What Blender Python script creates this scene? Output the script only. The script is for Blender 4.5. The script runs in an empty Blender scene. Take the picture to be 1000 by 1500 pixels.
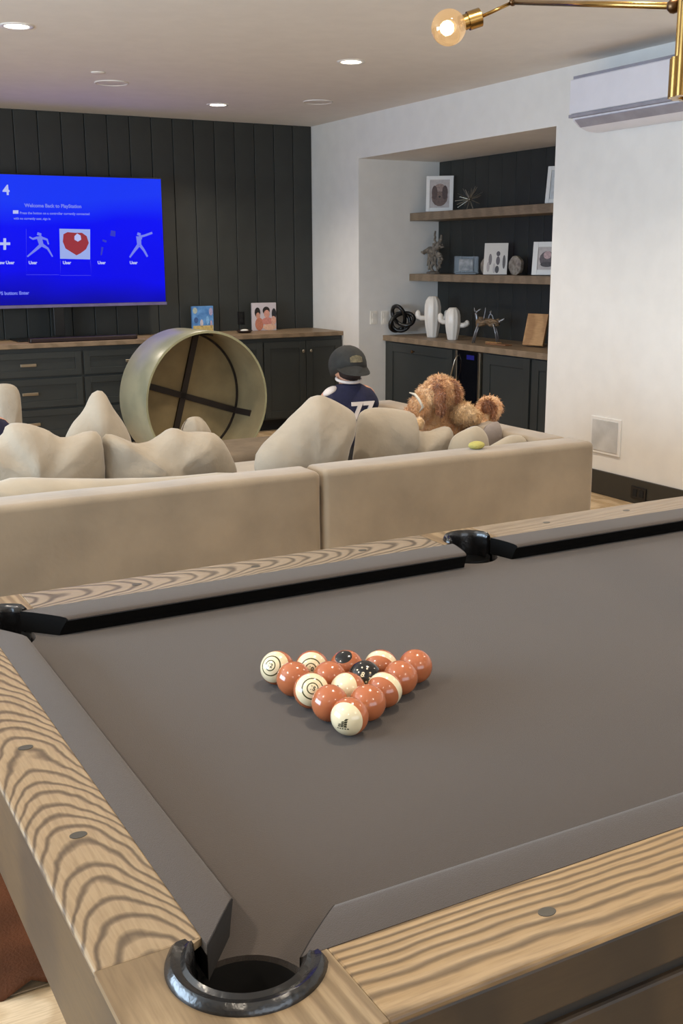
import bpy, bmesh, math, random
from mathutils import Vector, Matrix, noise
random.seed(7)
SC = bpy.context.scene
COL = SC.collection

# ------------------------------------------------------------------ camera
YAW, PITCH, ROLL, FPX, CH = .5016, .2309, .0051, 1577.66, 1.5
_f = Vector((math.sin(YAW)*math.cos(PITCH), math.cos(YAW)*math.cos(PITCH), -math.sin(PITCH)))
_r = Vector((math.cos(YAW), -math.sin(YAW), 0)); _d = _f.cross(_r)
_r2 = _r*math.cos(ROLL)+_d*math.sin(ROLL); _d2 = -_r*math.sin(ROLL)+_d*math.cos(ROLL)
cd = bpy.data.cameras.new('camera'); cam = bpy.data.objects.new('camera', cd); COL.objects.link(cam)
cd.sensor_fit = 'VERTICAL'; cd.sensor_height = 36; cd.sensor_width = 24; cd.lens = FPX*36/1500
cd.clip_start = .05; cd.clip_end = 60
M = Matrix((_r2, -_d2, -_f)).transposed().to_4x4(); M.translation = (0, 0, CH)
cam.matrix_world = M
SC.camera = cam

# ------------------------------------------------------------------ world, light, exposure
SC.view_settings.view_transform = 'Standard'; SC.view_settings.look = 'None'
SC.view_settings.gamma = 1; SC.view_settings.use_curve_mapping = False
SC.view_settings.exposure = 0.0
W = bpy.data.worlds.new('world'); SC.world = W; W.use_nodes = True
W.node_tree.nodes['Background'].inputs[0].default_value = (.55, .68, .9, 1)
W.node_tree.nodes['Background'].inputs[1].default_value = .6
WARM = (1.0, .87, .71); DAY = (.62, .80, 1.0)
def light(name, kind, loc, power, color, rot=(0, 0, 0), size=.1, size_y=None, cone=None, parent=None):
    l = bpy.data.lights.new(name, kind); l.energy = power; l.color = color
    if kind == 'AREA':
        l.shape = 'RECTANGLE' if size_y else 'SQUARE'; l.size = size
        if size_y: l.size_y = size_y
    else: l.shadow_soft_size = size
    if cone: l.spot_size = cone; l.spot_blend = .85
    o = bpy.data.objects.new(name, l); COL.objects.link(o); o.location = loc; o.rotation_euler = rot
    if parent: o.parent = parent
    return o
# daylight through the two windows (left wall and rear wall), out of frame
light('window_daylight', 'AREA', (-2.9, 3.2, 1.45), 285, DAY, (0, math.radians(-90), 0), 1.5, 3.6)
light('rear_window_daylight', 'AREA', (1.2, -2.4, 1.45), 45, (.85, .92, 1), (math.radians(90), 0, 0), 3.2, 1.5)
DOWN_W, BULB_W = 50, 5

# ------------------------------------------------------------------ helpers
def at(px, py, Y):
    "point of the room on the vertical plane y=Y seen at a photo position (used only while measuring outlines)"
    v = _r2*((px-500)/FPX)+_d2*((py-750)/FPX)+_f
    t = Y/v.y
    return Vector((v.x*t, Y, CH+v.z*t))
def lin(c):
    return tuple((x/255/12.92 if x/255 <= .04045 else ((x/255+.055)/1.055)**2.4) for x in c)+(1,)
def nodes(name, rough=.6, metal=0):
    m = bpy.data.materials.new(name); m.use_nodes = True
    b = m.node_tree.nodes['Principled BSDF']; b.inputs['Roughness'].default_value = rough; b.inputs['Metallic'].default_value = metal
    return m, m.node_tree, b
def mat(name, rgb, rough=.6, metal=0, var=.12, scale=8, bump=0, bscale=60, emit=0, spec=None, trans=0, sheen=0, rgb2=None, detail=4):
    m, t, b = nodes(name, rough, metal)
    N, L = t.nodes, t.links
    tc = N.new('ShaderNodeTexCoord'); nz = N.new('ShaderNodeTexNoise'); nz.inputs['Scale'].default_value = scale; nz.inputs['Detail'].default_value = detail
    L.new(tc.outputs['Object'], nz.inputs['Vector'])
    r = N.new('ShaderNodeValToRGB'); c = lin(rgb); c2 = lin(rgb2) if rgb2 else tuple(x*(1-var) for x in c[:3])+(1,)
    c1 = c if rgb2 else tuple(min(1, x*(1+var)) for x in c[:3])+(1,)
    r.color_ramp.elements[0].position = .35; r.color_ramp.elements[1].position = .65
    r.color_ramp.elements[0].color = c2; r.color_ramp.elements[1].color = c1
    L.new(nz.outputs['Fac'], r.inputs['Fac']); L.new(r.outputs['Color'], b.inputs['Base Color'])
    if bump:
        n2 = N.new('ShaderNodeTexNoise'); n2.inputs['Scale'].default_value = bscale; n2.inputs['Detail'].default_value = 5
        L.new(tc.outputs['Object'], n2.inputs['Vector'])
        bp = N.new('ShaderNodeBump'); bp.inputs['Strength'].default_value = bump; bp.inputs['Distance'].default_value = .01
        L.new(n2.outputs['Fac'], bp.inputs['Height']); L.new(bp.outputs['Normal'], b.inputs['Normal'])
    if emit:
        b.inputs['Emission Color'].default_value = c; b.inputs['Emission Strength'].default_value = emit
    if spec is not None: b.inputs['Specular IOR Level'].default_value = spec
    if trans: b.inputs['Transmission Weight'].default_value = trans
    if sheen: b.inputs['Sheen Weight'].default_value = sheen; b.inputs['Sheen Roughness'].default_value = .5
    return m
def wood(name, light_, dark, along='y', arc=8., freq=30., warp=.05, x0=0., rough=.5, mid=.5, sharp=.25):
    "oak: nested cathedral arcs (v = along + arc*across^2, warped), fine pores; object coordinates"
    m, t, b = nodes(name, rough); N, L = t.nodes, t.links
    tc = N.new('ShaderNodeTexCoord'); sp = N.new('ShaderNodeSeparateXYZ'); L.new(tc.outputs['Object'], sp.inputs[0])
    def M_(op, a, b_=None):
        n = N.new('ShaderNodeMath'); n.operation = op
        for i, v in enumerate((a, b_)):
            if v is None: continue
            if isinstance(v, (int, float)): n.inputs[i].default_value = v
            else: L.new(v, n.inputs[i])
        return n.outputs[0]
    al, ac = (sp.outputs['Y'], sp.outputs['X']) if along == 'y' else (sp.outputs['X'], sp.outputs['Y'])
    nz = N.new('ShaderNodeTexNoise'); nz.inputs['Scale'].default_value = 5.5; nz.inputs['Detail'].default_value = 2.5
    L.new(tc.outputs['Object'], nz.inputs['Vector'])
    n3 = N.new('ShaderNodeTexNoise'); n3.inputs['Scale'].default_value = 42; n3.inputs['Detail'].default_value = 2
    L.new(tc.outputs['Object'], n3.inputs['Vector'])
    d = M_('SUBTRACT', ac, x0); q = M_('MULTIPLY', M_('MULTIPLY', d, d), arc)
    v = M_('ADD', M_('ADD', al, q), M_('MULTIPLY', M_('SUBTRACT', nz.outputs['Fac'], .5), warp*2))
    v = M_('ADD', v, M_('MULTIPLY', M_('SUBTRACT', n3.outputs['Fac'], .5), warp*.16))
    s = M_('SINE', M_('MULTIPLY', v, freq*6.2832))
    r = N.new('ShaderNodeValToRGB'); L.new(M_('MULTIPLY_ADD', s, .5), r.inputs['Fac'])
    r.inputs['Fac'].links[0].from_node.inputs[2].default_value = .5
    e = r.color_ramp.elements; a, c = lin(light_), lin(dark)
    e[0].position = mid-.25; e[0].color = a; e[1].position = min(1, mid+.28); e[1].color = c
    pn = N.new('ShaderNodeTexNoise'); pn.inputs['Scale'].default_value = 1; pn.inputs['Detail'].default_value = 6
    mp = N.new('ShaderNodeMapping'); mp.inputs['Scale'].default_value = (240, 18, 240) if along == 'y' else (18, 240, 240)
    L.new(tc.outputs['Object'], mp.inputs[0]); L.new(mp.outputs[0], pn.inputs['Vector'])
    mx = N.new('ShaderNodeMix'); mx.data_type = 'RGBA'; mx.blend_type = 'MULTIPLY'; mx.inputs[0].default_value = .5
    L.new(r.outputs['Color'], mx.inputs[6])
    r2 = N.new('ShaderNodeValToRGB'); r2.color_ramp.elements[0].position = .3; r2.color_ramp.elements[0].color = (.55, .5, .45, 1); r2.color_ramp.elements[1].position = .6
    r2.color_ramp.elements[1].color = (1, 1, 1, 1)
    L.new(pn.outputs['Fac'], r2.inputs['Fac']); L.new(r2.outputs['Color'], mx.inputs[7]); L.new(mx.outputs[2], b.inputs['Base Color'])
    bp = N.new('ShaderNodeBump'); bp.inputs['Strength'].default_value = .15; bp.inputs['Distance'].default_value = .002; bp.invert = True
    L.new(s, bp.inputs['Height']); L.new(bp.outputs['Normal'], b.inputs['Normal'])
    return m
def emat(name, rgb, strength):
    m = bpy.data.materials.new(name); m.use_nodes = True; t = m.node_tree; b = t.nodes['Principled BSDF']
    b.inputs['Base Color'].default_value = (0, 0, 0, 1); b.inputs['Emission Color'].default_value = lin(rgb); b.inputs['Emission Strength'].default_value = strength
    return m

def tag(o, label=None, cat=None, group=None, kind=None):
    if label: o['label'] = label
    if cat: o['category'] = cat
    if group: o['group'] = group
    if kind: o['kind'] = kind
    return o
def thing(name, label, cat, loc=(0, 0, 0), rz=0, group=None):
    o = bpy.data.objects.new(name, None); COL.objects.link(o); o.location = loc; o.rotation_euler = (0, 0, rz)
    o.empty_display_size = .05
    return tag(o, label, cat, group)
def copy_tree(o, parent=None):
    c = o.copy(); COL.objects.link(c)
    if parent is not None: c.parent = parent
    for ch in list(o.children): copy_tree(ch, c)
    return c
class MB:
    def __init__(s): s.bm = bmesh.new()
    def box(s, a, b, bev=0, m=None):
        c = [(x+y)/2 for x, y in zip(a, b)]; d = [abs(y-x) for x, y in zip(a, b)]
        r = bmesh.ops.create_cube(s.bm, size=1); vs = r['verts']
        for v in vs: v.co = Vector((v.co.x*d[0], v.co.y*d[1], v.co.z*d[2]))+Vector(c)
        if bev:
            es = list({e for v in vs for e in v.link_edges})
            rr = bmesh.ops.bevel(s.bm, geom=es, offset=min(bev, min(d)*.45), segments=2, profile=.5, affect='EDGES')
            vs = rr['verts']
            vs = list({v for f in rr['faces'] for v in f.verts} | set(v for v in vs))
        if m is not None:
            for v in vs: v.co = m @ v.co
        return s
    def lathe(s, prof, seg=32, m=Matrix(), cap=True):
        rings = []
        for r, z in prof:
            rings.append([s.bm.verts.new(m @ Vector((r*math.cos(a*2*math.pi/seg), r*math.sin(a*2*math.pi/seg), z))) for a in range(seg)])
        for a, b in zip(rings, rings[1:]):
            for i in range(seg):
                j = (i+1) % seg; s.bm.faces.new((a[i], a[j], b[j], b[i]))
        if cap:
            s.bm.faces.new(rings[0][::-1]); s.bm.faces.new(rings[-1])
        return s
    def tube(s, pts, rad, seg=10, closed=False, cap=True, flat=1.):
        pts = [Vector(p) for p in pts]; n = len(pts); rings = []
        R = rad if isinstance(rad, (list, tuple)) else [rad]*n
        up = None
        for i, p in enumerate(pts):
            if closed: t = pts[(i+1) % n]-pts[i-1]
            else: t = pts[min(i+1, n-1)]-pts[max(i-1, 0)]
            t.normalize()
            if up is None: up = Vector((0, 0, 1)) if abs(t.z) < .9 else Vector((1, 0, 0))
            a = t.cross(up).normalized(); b = a.cross(t); up = b
            rings.append([s.bm.verts.new(p+a*R[i]*math.cos(k*2*math.pi/seg)+b*R[i]*flat*math.sin(k*2*math.pi/seg)) for k in range(seg)])
        pr = list(zip(rings, rings[1:]))+([(rings[-1], rings[0])] if closed else [])
        for a, b in pr:
            for i in range(seg):
                j = (i+1) % seg; s.bm.faces.new((a[i], a[j], b[j], b[i]))
        if cap and not closed:
            s.bm.faces.new(rings[0][::-1]); s.bm.faces.new(rings[-1])
        return s
    def prism(s, poly, z0, z1, m=Matrix()):
        a = [s.bm.verts.new(m @ Vector((x, y, z0))) for x, y in poly]; b = [s.bm.verts.new(m @ Vector((x, y, z1))) for x, y in poly]
        n = len(poly)
        for i in range(n):
            j = (i+1) % n; s.bm.faces.new((a[i], a[j], b[j], b[i]))
        s.bm.faces.new(a[::-1]); s.bm.faces.new(b)
        return s
    def loft(s, rings, closed=True, cap=True):
        rs = [[s.bm.verts.new(Vector(p)) for p in r] for r in rings]
        for a, b in zip(rs, rs[1:]):
            n = len(a)
            for i in range(n if closed else n-1):
                j = (i+1) % n; s.bm.faces.new((a[i], a[j], b[j], b[i]))
        if cap: s.bm.faces.new(rs[0][::-1]); s.bm.faces.new(rs[-1])
        return s
    def sphere(s, c, r, sub=3, sc=(1, 1, 1)):
        rr = bmesh.ops.create_icosphere(s.bm, subdivisions=sub, radius=1)
        for v in rr['verts']: v.co = Vector((v.co.x*r*sc[0], v.co.y*r*sc[1], v.co.z*r*sc[2]))+Vector(c)
        return s
    def build(s, name, m, parent=None, smooth=False, loc=None, autosm=False):
        bmesh.ops.recalc_face_normals(s.bm, faces=s.bm.faces)
        me = bpy.data.meshes.new(name); s.bm.to_mesh(me); s.bm.free()
        if smooth:
            for p in me.polygons: p.use_smooth = True
        me.materials.append(m)
        o = bpy.data.objects.new(name, me); COL.objects.link(o)
        if parent: o.parent = parent
        if loc is not None: o.location = loc
        if autosm:
            for p in me.polygons: p.use_smooth = True
            me.set_sharp_from_angle(angle=math.radians(autosm if autosm > 1 else 40))
        return o
def structure(name, mb, m, parent=None):
    o = mb.build(name, m, parent)
    if not parent: o['kind'] = 'structure'
    return o
def text_mesh(txt, size, extr=0, align='CENTER', bold=0):
    c = bpy.data.curves.new('t', 'FONT'); c.body = txt; c.size = size; c.align_x = align; c.align_y = 'CENTER'; c.extrude = extr; c.offset = bold; c.resolution_u = 3
    o = bpy.data.objects.new('t', c); COL.objects.link(o)
    dg = bpy.context.evaluated_depsgraph_get(); me = bpy.data.meshes.new_from_object(o.evaluated_get(dg))
    bpy.data.objects.remove(o); bpy.data.curves.remove(c)
    me.materials.clear()
    return me
def text_obj(name, txt, size, m, parent, mw, extr=0, align='CENTER', bold=0):
    me = text_mesh(txt, size, extr, align, bold); me.materials.append(m)
    me.transform(mw)
    o = bpy.data.objects.new(name, me); COL.objects.link(o)
    if parent: o.parent = parent
    return o
def shadow_flat(*a): pass

# ------------------------------------------------------------------ materials
m_wall = mat('wall_paint', (232, 230, 225), .75, var=.02, bump=.03, bscale=120)
m_ceil = mat('ceiling_paint', (226, 222, 216), .8, var=.02)
m_dark = mat('charcoal_painted_boards', (44, 46, 43), .5, var=.18, scale=3, bump=.05, bscale=30)
m_darkcab = mat('charcoal_cabinet_paint', (46, 50, 49), .45, var=.08, scale=3)
m_darkin = mat('groove_black', (14, 14, 13), .8)
m_base = mat('dark_baseboard_paint', (52, 50, 44), .5, var=.08)
m_black = mat('black_plastic', (14, 14, 15), .35)
m_counter = wood('oak_counter', (142, 122, 98), (126, 107, 84), 'x', 1.5, 6, .12, .2, .45)
m_shelf = wood('oak_shelf', (142, 124, 102), (128, 111, 90), 'y', 1.5, 6, .12, .2, .5)
m_floor = wood('pale_oak_floor', (202, 178, 144), (180, 154, 118), 'x', 3, 5, .14, .02, .45)
m_railY = wood('oak_rail_end', (148, 127, 98), (88, 72, 53), 'y', 34., 25, .08, -.004, .42, mid=.76)
m_railX = wood('oak_rail_side', (154, 128, 92), (100, 80, 54), 'x', 150., 2.3, .34, -.085, .42, mid=.68)
m_railF = wood('oak_rail_far', (140, 125, 106), (84, 73, 60), 'x', 30, 22, .08, .01, .42, mid=.72)
m_railG = wood('oak_rail_far_plain', (138, 123, 104), (128, 113, 95), 'x', 60, 4, .1, .08, .42, mid=.6)
m_block = wood('oak_corner_block', (148, 127, 97), (120, 100, 73), 'y', 120, 1.5, .2, -.1, .42)
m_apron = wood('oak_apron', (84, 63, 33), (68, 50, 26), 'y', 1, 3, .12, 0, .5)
m_apron_shade = wood('oak_apron_shaded', (48, 36, 22), (32, 23, 14), 'x', 3, 5, .12, 0, .5)  # same apron oak, colour darkened to carry the shade of the near face
m_cloth = mat('taupe_billiard_cloth', (64, 55, 48), .95, var=.05, scale=2.2, bump=.25, bscale=700, sheen=.15, detail=8)
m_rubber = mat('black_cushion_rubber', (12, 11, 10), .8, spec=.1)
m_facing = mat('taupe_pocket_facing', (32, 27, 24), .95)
m_iron = mat('pocket_leather_polished_black', (16, 15, 15), .24, var=.1, spec=.7, bump=.25, bscale=38)
m_liner = mat('pocket_liner', (20, 19, 18), .6)
m_sight = mat('grey_sight_inlay', (66, 62, 54), .4)
m_sofa = mat('beige_velvet', (141, 125, 103), .9, var=.14, scale=4, bump=.12, bscale=35, sheen=.3)
m_sofatop = mat('beige_velvet_light', (160, 147, 126), .9, var=.08, scale=6, bump=.1, bscale=40, sheen=.3)
m_pil = mat('beige_linen', (156, 144, 126), .95, var=.07, scale=7, bump=.45, bscale=24, sheen=.2)
m_pilw = mat('ivory_linen', (190, 181, 165), .95, var=.06, scale=7, bump=.2, bscale=90)
m_brass = mat('aged_brass', (168, 134, 78), .25, 1, var=.1, scale=20)
m_brassd = mat('dark_brass_joint', (96, 72, 50), .35, 1, var=.1)
m_steel = mat('brushed_nickel', (178, 168, 150), .3, 1, var=.05)
m_white = mat('white_gloss', (232, 231, 228), .35, var=.02)
m_acw = mat('white_plastic', (226, 225, 232), .35, var=.02)
m_acd = mat('grey_plastic', (150, 148, 158), .5)
m_ceram = mat('white_ceramic', (226, 222, 214), .3, var=.02)
m_orange = None
m_skin = mat('skin', (206, 152, 122), .6, var=.06, scale=20)
m_hair = mat('brown_hair', (38, 24, 18), .8, bump=.4, bscale=80)

# ------------------------------------------------------------------ room shell
XW, YB, CZ, XL, YR = 4.78, 9.27, 2.68, -3.0, -2.5
AY0, AY1, AZ, AX = 5.79, 8.38, 2.332, 5.62       # alcove
o = structure('floor', MB().box((XL, YR, -.12), (XW+1, YB, -.012)), m_darkin)
# floor planks
pl = MB().box((-1.1, -.095, -.012), (1.097, .092, 0), .0015)
p0 = pl.build('plank', m_floor, o)
first = True
rows = int((YB-YR)/.19)+1
for r in range(rows):
    y = YR+.095+r*.19
    if y > YB-.09: y = YB-.095
    off = (r*0.83) % 2.2
    for k in range(-1, 5):
        x = XL-.9+off+k*2.2
        if x+1.1 < XL or x-1.1 > XW: continue
        if first: q = p0; first = False
        else: q = p0.copy(); COL.objects.link(q)
        x0, x1 = max(x-1.1, XL), min(x+1.1, XW)
        q.location = ((x0+x1)/2, y, 0); q.scale = ((x1-x0)/2.2, 1, 1)
structure('ceiling', MB().box((XL-.1, YR-.1, CZ), (XW+1, YB+.1, CZ+.15)), m_ceil)
wr = MB()
wr.box((XW, YR, 0), (XW+.95, AY0, CZ)); wr.box((XW, AY1, 0), (XW+.95, YB, CZ)); wr.box((XW, AY0, AZ), (XW+.95, AY1, CZ))
structure('wall_right', wr, m_wall)
wl = MB(); wl.box((XL-.12, YR, 0), (XL, 1.4, CZ)); wl.box((XL-.12, 5.0, 0), (XL, YB, CZ)); wl.box((XL-.12, 1.4, 0), (XL, 5, .7)); wl.box((XL-.12, 1.4, 2.2), (XL, 5, CZ))
structure('wall_left', wl, m_wall)
wn = MB(); wn.box((XL, YR-.12, 0), (-.4, YR, CZ)); wn.box((2.8, YR-.12, 0), (XW+.95, YR, CZ)); wn.box((-.4, YR-.12, 0), (2.8, YR, .7)); wn.box((-.4, YR-.12, 2.2), (2.8, YR, CZ))
structure('wall_rear', wn, m_wall)
for n, (a, b, ax) in enumerate((((XL-.06, 1.4, .7), (XL-.02, 5, 2.2), 1), ((-.4, YR-.06, .7), (2.8, YR-.02, 2.2), 0))):
    w = MB()
    t = .05
    w.box(a, (b[0], b[1], a[2]+t)); w.box((a[0], a[1], b[2]-t), b)
    for k in range(4):
        f = k/3
        if ax: y = a[1]+(b[1]-a[1]-t)*f; w.box((a[0], y, a[2]+t), (b[0], y+t, b[2]-t))
        else: x = a[0]+(b[0]-a[0]-t)*f; w.box((x, a[1], a[2]+t), (x+t, b[1], b[2]-t))
    structure('window_%d' % (n+1), w, m_white)
# dark boarded back wall: every board is a piece
wb = structure('wall_back', MB().box((XL, YB, 0), (XW, YB+.12, CZ)), m_darkin)
bw = .192
bd = MB().box((-bw/2+.0025, -.016, 0), (bw/2-.0025, .002, CZ), .004); b0 = bd.build('board', m_dark, wb)
n = int((XW-XL)/bw)+1
for i in range(n):
    x = XW-bw/2-i*bw
    if x-bw/2 < XL: break
    q = b0 if i == 0 else b0.copy()
    if i: COL.objects.link(q)
    q.location = (x, YB, 0)
# alcove back wall, boarded too
wa = structure('wall_alcove', MB().box((AX, AY0, 0), (AX+.08, AY1, AZ)), m_darkin)
bw2 = (AY1-AY0)/14
bd = MB().box((-.014, -bw2/2+.002, 0), (.002, bw2/2-.002, AZ), .004); b0 = bd.build('board', m_dark, wa)
for i in range(14):
    q = b0 if i == 0 else b0.copy()
    if i: COL.objects.link(q)
    q.location = (AX, AY0+bw2*(i+.5), 0)
# baseboards
bb = MB(); bb.box((XW-.016, YR, 0), (XW, AY0, .155), .003)
structure('baseboard_right', bb, m_base)
structure('baseboard_corner', MB().box((XW-.016, AY1, 0), (XW, YB-.62, .155), .003), m_base)
structure('baseboard_rear', MB().box((XL, YR, 0), (XW, YR+.016, .155), .003), m_base)
structure('baseboard_left', MB().box((XL, YR, 0), (XL+.016, YB, .155), .003), m_base)

# ------------------------------------------------------------------ ceiling lights and grilles
m_lamp = emat('downlight_lens', (255, 236, 205), 14)
spots = [(1.42, 6.05, 'round recessed ceiling light at the top left corner'),
         (3.466, 6.168, 'round recessed ceiling light in the middle of the ceiling, nearest the pendant bulb'),
         (3.461, 8.288, 'round recessed ceiling light nearest the dark boarded wall'),
         (1.42, 8.3, 'round recessed ceiling light out of frame above the television')]
for x in (-.8, 1.42, 3.47):
    for y in (3.9, 1.6, -.8): spots.append((x, y, 'round recessed ceiling light %s, out of frame %s' % ({-.8: 'far left', 1.42: 'left of the pool table', 3.47: 'right of the pool table'}[x], {3.9: 'over the sofa', 1.6: 'beside the table', -.8: 'near the rear window'}[y])))
spots += [(-.8, 6.1, 'round recessed ceiling light out of frame far left, over the seating'), (-.8, 8.3, 'round recessed ceiling light out of frame far left, near the dark boards')]
base = None
for i, (x, y, lb) in enumerate(spots):
    if base is None:
        base = t = thing('ceiling_light', lb, 'ceiling light', (x, y, CZ), 0, 'recessed ceiling lights')
        MB().lathe([(.062, -.001), (.064, -.006), (.085, -.006), (.088, -.001)], 32, cap=False).build('trim_ring', m_white, t, smooth=True)
        MB().lathe([(.064, -.0035), (.001, -.0035)], 32).build('lens', m_lamp, t)
    else:
        t = copy_tree(base); t.location = (x, y, CZ); t['label'] = lb
    light('downlight', 'SPOT', (0, 0, -.03), DOWN_W, WARM, size=.06, cone=math.radians(135), parent=t)
def grille(x, y, r, lb):
    t = thing('ceiling_speaker', lb, 'speaker', (x, y, CZ), 0, 'flush ceiling speakers')
    MB().lathe([(r, 0), (r, -.006), (r-.008, -.008), (r-.01, -.003)], 36, cap=False).build('rim', m_ceil, t, smooth=True)
    MB().lathe([(r-.01, -.003), (.001, -.005)], 36).build('mesh_cover', mat('speaker_mesh', (214, 210, 204), .8), t)
grille(2.404, 7.62, .115, 'flush round speaker cover in the ceiling, left of the far recessed light')
grille(4.088, 7.80, .115, 'flush round speaker cover in the ceiling, right of the far recessed light')
t = tag(MB().lathe([(.045, 0), (.045, -.004), (.04, -.008), (.001, -.009)], 24).build('smoke_detector', m_ceil, smooth=True, loc=(2.2, 7.25, CZ)), 'small round detector on the ceiling beside the left speaker cover', 'detector')

# ------------------------------------------------------------------ pool table
RZ, BZ = .84, .80
NX0, NX1, NY0, NY1 = .390, 2.562, .893, 1.960      # nose lines of the cushions
OX0, OX1, OY0, OY1 = .224, 2.728, .708, 2.152      # outer edges of the rails
IX0, IX1, IY0, IY1 = .334, 2.618, .827, 2.040      # wood / cloth seam
TB = thing('pool_table', 'oak pool table with taupe cloth and black pockets in the foreground', 'pool table', (1.476, 1.426, 0))
def tp(mb, name, m, **k):
    o = mb.build(name, m, TB, **k); o.location = Vector(o.location)-TB.location if k.get('loc') is not None else -TB.location
    return o
def tpl(mb, name, m, org, parent=TB, **k):   # local origin org (world)
    for v in mb.bm.verts: v.co -= Vector(org)
    o = mb.build(name, m, parent, **k); o.location = Vector(org)-TB.location
    return o
PC = [(.357, .846, 54), (.360, 2.005, -42), (2.592, .848, 132), (2.592, 2.005, 222)]   # corner pocket centres, opening direction
PR = .054
SX = 1.476
# slate bed with pocket cuts
def arc(cx, cy, r, a0, a1, n=14):
    return [(cx+r*math.cos(math.radians(a0+(a1-a0)*i/n)), cy+r*math.sin(math.radians(a0+(a1-a0)*i/n))) for i in range(n+1)]
bx0, bx1, by0, by1 = IX0-.005, IX1+.005, IY0-.005, IY1+.005
rc = .066
poly = []
def corner(cx, cy, x, y, first_vertical):
    # points where the circle meets the lines through x and y
    dy = math.sqrt(max(rc*rc-(x-cx)**2, 0)); dx = math.sqrt(max(rc*rc-(y-cy)**2, 0))
    return dx, dy
def pocket_arc(cx, cy, x, y, sx, sy):
    # bed corner at (x,y), bed lies toward (sx,sy); returns points from the y-line meeting to the x-line meeting
    dx, dy = corner(cx, cy, x, y, 0)
    A = (cx+sx*dx, y); B = (x, cy+sy*dy)
    a = math.atan2(A[1]-cy, A[0]-cx); b = math.atan2(B[1]-cy, B[0]-cx); d = math.atan2(sy, sx)
    def un(t): 
        while t-d > math.pi: t -= 2*math.pi
        while t-d < -math.pi: t += 2*math.pi
        return t
    a, b = un(a), un(b)
    return [(cx+rc*math.cos(a+(b-a)*i/14), cy+rc*math.sin(a+(b-a)*i/14)) for i in range(15)]
poly += pocket_arc(PC[0][0], PC[0][1], bx0, by0, 1, 1)[::-1]
poly += arc(SX, IY0-.012, .058, 180-12, 12)[::1] if False else [(SX-.064, by0)]+arc(SX, by0-.0, .064, 180, 0)[1:-1]+[(SX+.064, by0)]
poly += pocket_arc(PC[2][0], PC[2][1], bx1, by0, -1, 1)
poly += pocket_arc(PC[3][0], PC[3][1], bx1, by1, -1, -1)[::-1]
poly += [(SX+.064, by1)]+arc(SX, by1, .064, 0, -180)[1:-1]+[(SX-.064, by1)]
poly += pocket_arc(PC[1][0], PC[1][1], bx0, by1, 1, -1)
tpl(MB().prism(poly, BZ-.03, BZ), 'cloth_bed', m_cloth, (SX, 1.426, BZ))
# wooden rails (top boards)
CB = .195  # corner block size
def rail_board(a, b, name, m, org):
    mb = MB().box((a[0], a[1], RZ-.009), b, .003)
    return tpl(mb, name, m, org)
mo = .085; sm = .068
rail_board((OX0, OY0+CB, RZ-.04), (IX0, OY1-CB, RZ), 'rail', m_railY, (.279, 1.4, RZ))
rail_board((IX1, OY0+CB, RZ-.04), (OX1, OY1-CB, RZ), 'rail', m_railY, (2.67, 1.4, RZ))
for s, (xa, xb) in enumerate(((OX0+.21, SX-.078), (SX+.078, OX1-.21))):
    rail_board((xa, OY0, RZ-.04), (xb, IY0, RZ), 'rail', m_railX, ((xa+xb)/2, .767, RZ))
    rail_board((xa, IY1, RZ-.04), (xb, OY1, RZ), 'rail', m_railG if s else m_railF, ((xa+xb)/2, 2.096, RZ))
# corner blocks: square with the pocket bitten out (C shape around pocket circle)
def corner_block(cx, cy, ox, oy, sx, sy):
    r = .062
    # polygon: outer corner, along the outer edge, seam, arc round the pocket, seam
    ex = ox+sx*.21; ey = oy+sy*CB; ixx = ox+sx*.11; iyy = oy+sy*.119
    a0 = math.atan2(sy*math.sqrt(max(r*r-(ixx-cx)**2, 1e-6)), ixx-cx)
    a1 = math.atan2(iyy-cy, sx*math.sqrt(max(r*r-(iyy-cy)**2, 1e-6)))
    d = math.atan2(-sy, -sx)
    def un(t):
        while t-d > math.pi: t -= 2*math.pi
        while t-d < -math.pi: t += 2*math.pi
        return t
    a0, a1 = un(a0), un(a1)
    ar = [(cx+r*math.cos(a0+(a1-a0)*i/20), cy+r*math.sin(a0+(a1-a0)*i/20)) for i in range(21)]
    P = [(ox, oy), (ox, ey), (ixx, ey)]+ar+[(ex, iyy), (ex, oy)]
    tpl(MB().prism(P, RZ-.009, RZ-.0005), 'corner_block', m_block, (cx, cy, RZ))
corner_block(PC[0][0], PC[0][1], OX0, OY0, 1, 1)
corner_block(PC[1][0], PC[1][1], OX0, OY1, 1, -1)
corner_block(PC[2][0], PC[2][1], OX1, OY0, -1, 1)
corner_block(PC[3][0], PC[3][1], OX1, OY1, -1, -1)
for y0, y1, sy in ((OY0, IY0, 1), (OY1, IY1, -1)):     # blocks behind the side pockets
    P = [(SX-.078, y0), (SX-.078, y1)]+[(SX+.0605*math.cos(math.radians(a)), (2.052 if sy < 0 else .815)-sy*.0605*math.sin(math.radians(a))) for a in range(180, -1, -12)]+[(SX+.078, y1), (SX+.078, y0)]
    tpl(MB().prism(P, RZ-.009, RZ-.0005), 'pocket_block', m_block, (SX, y0, RZ))
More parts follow.
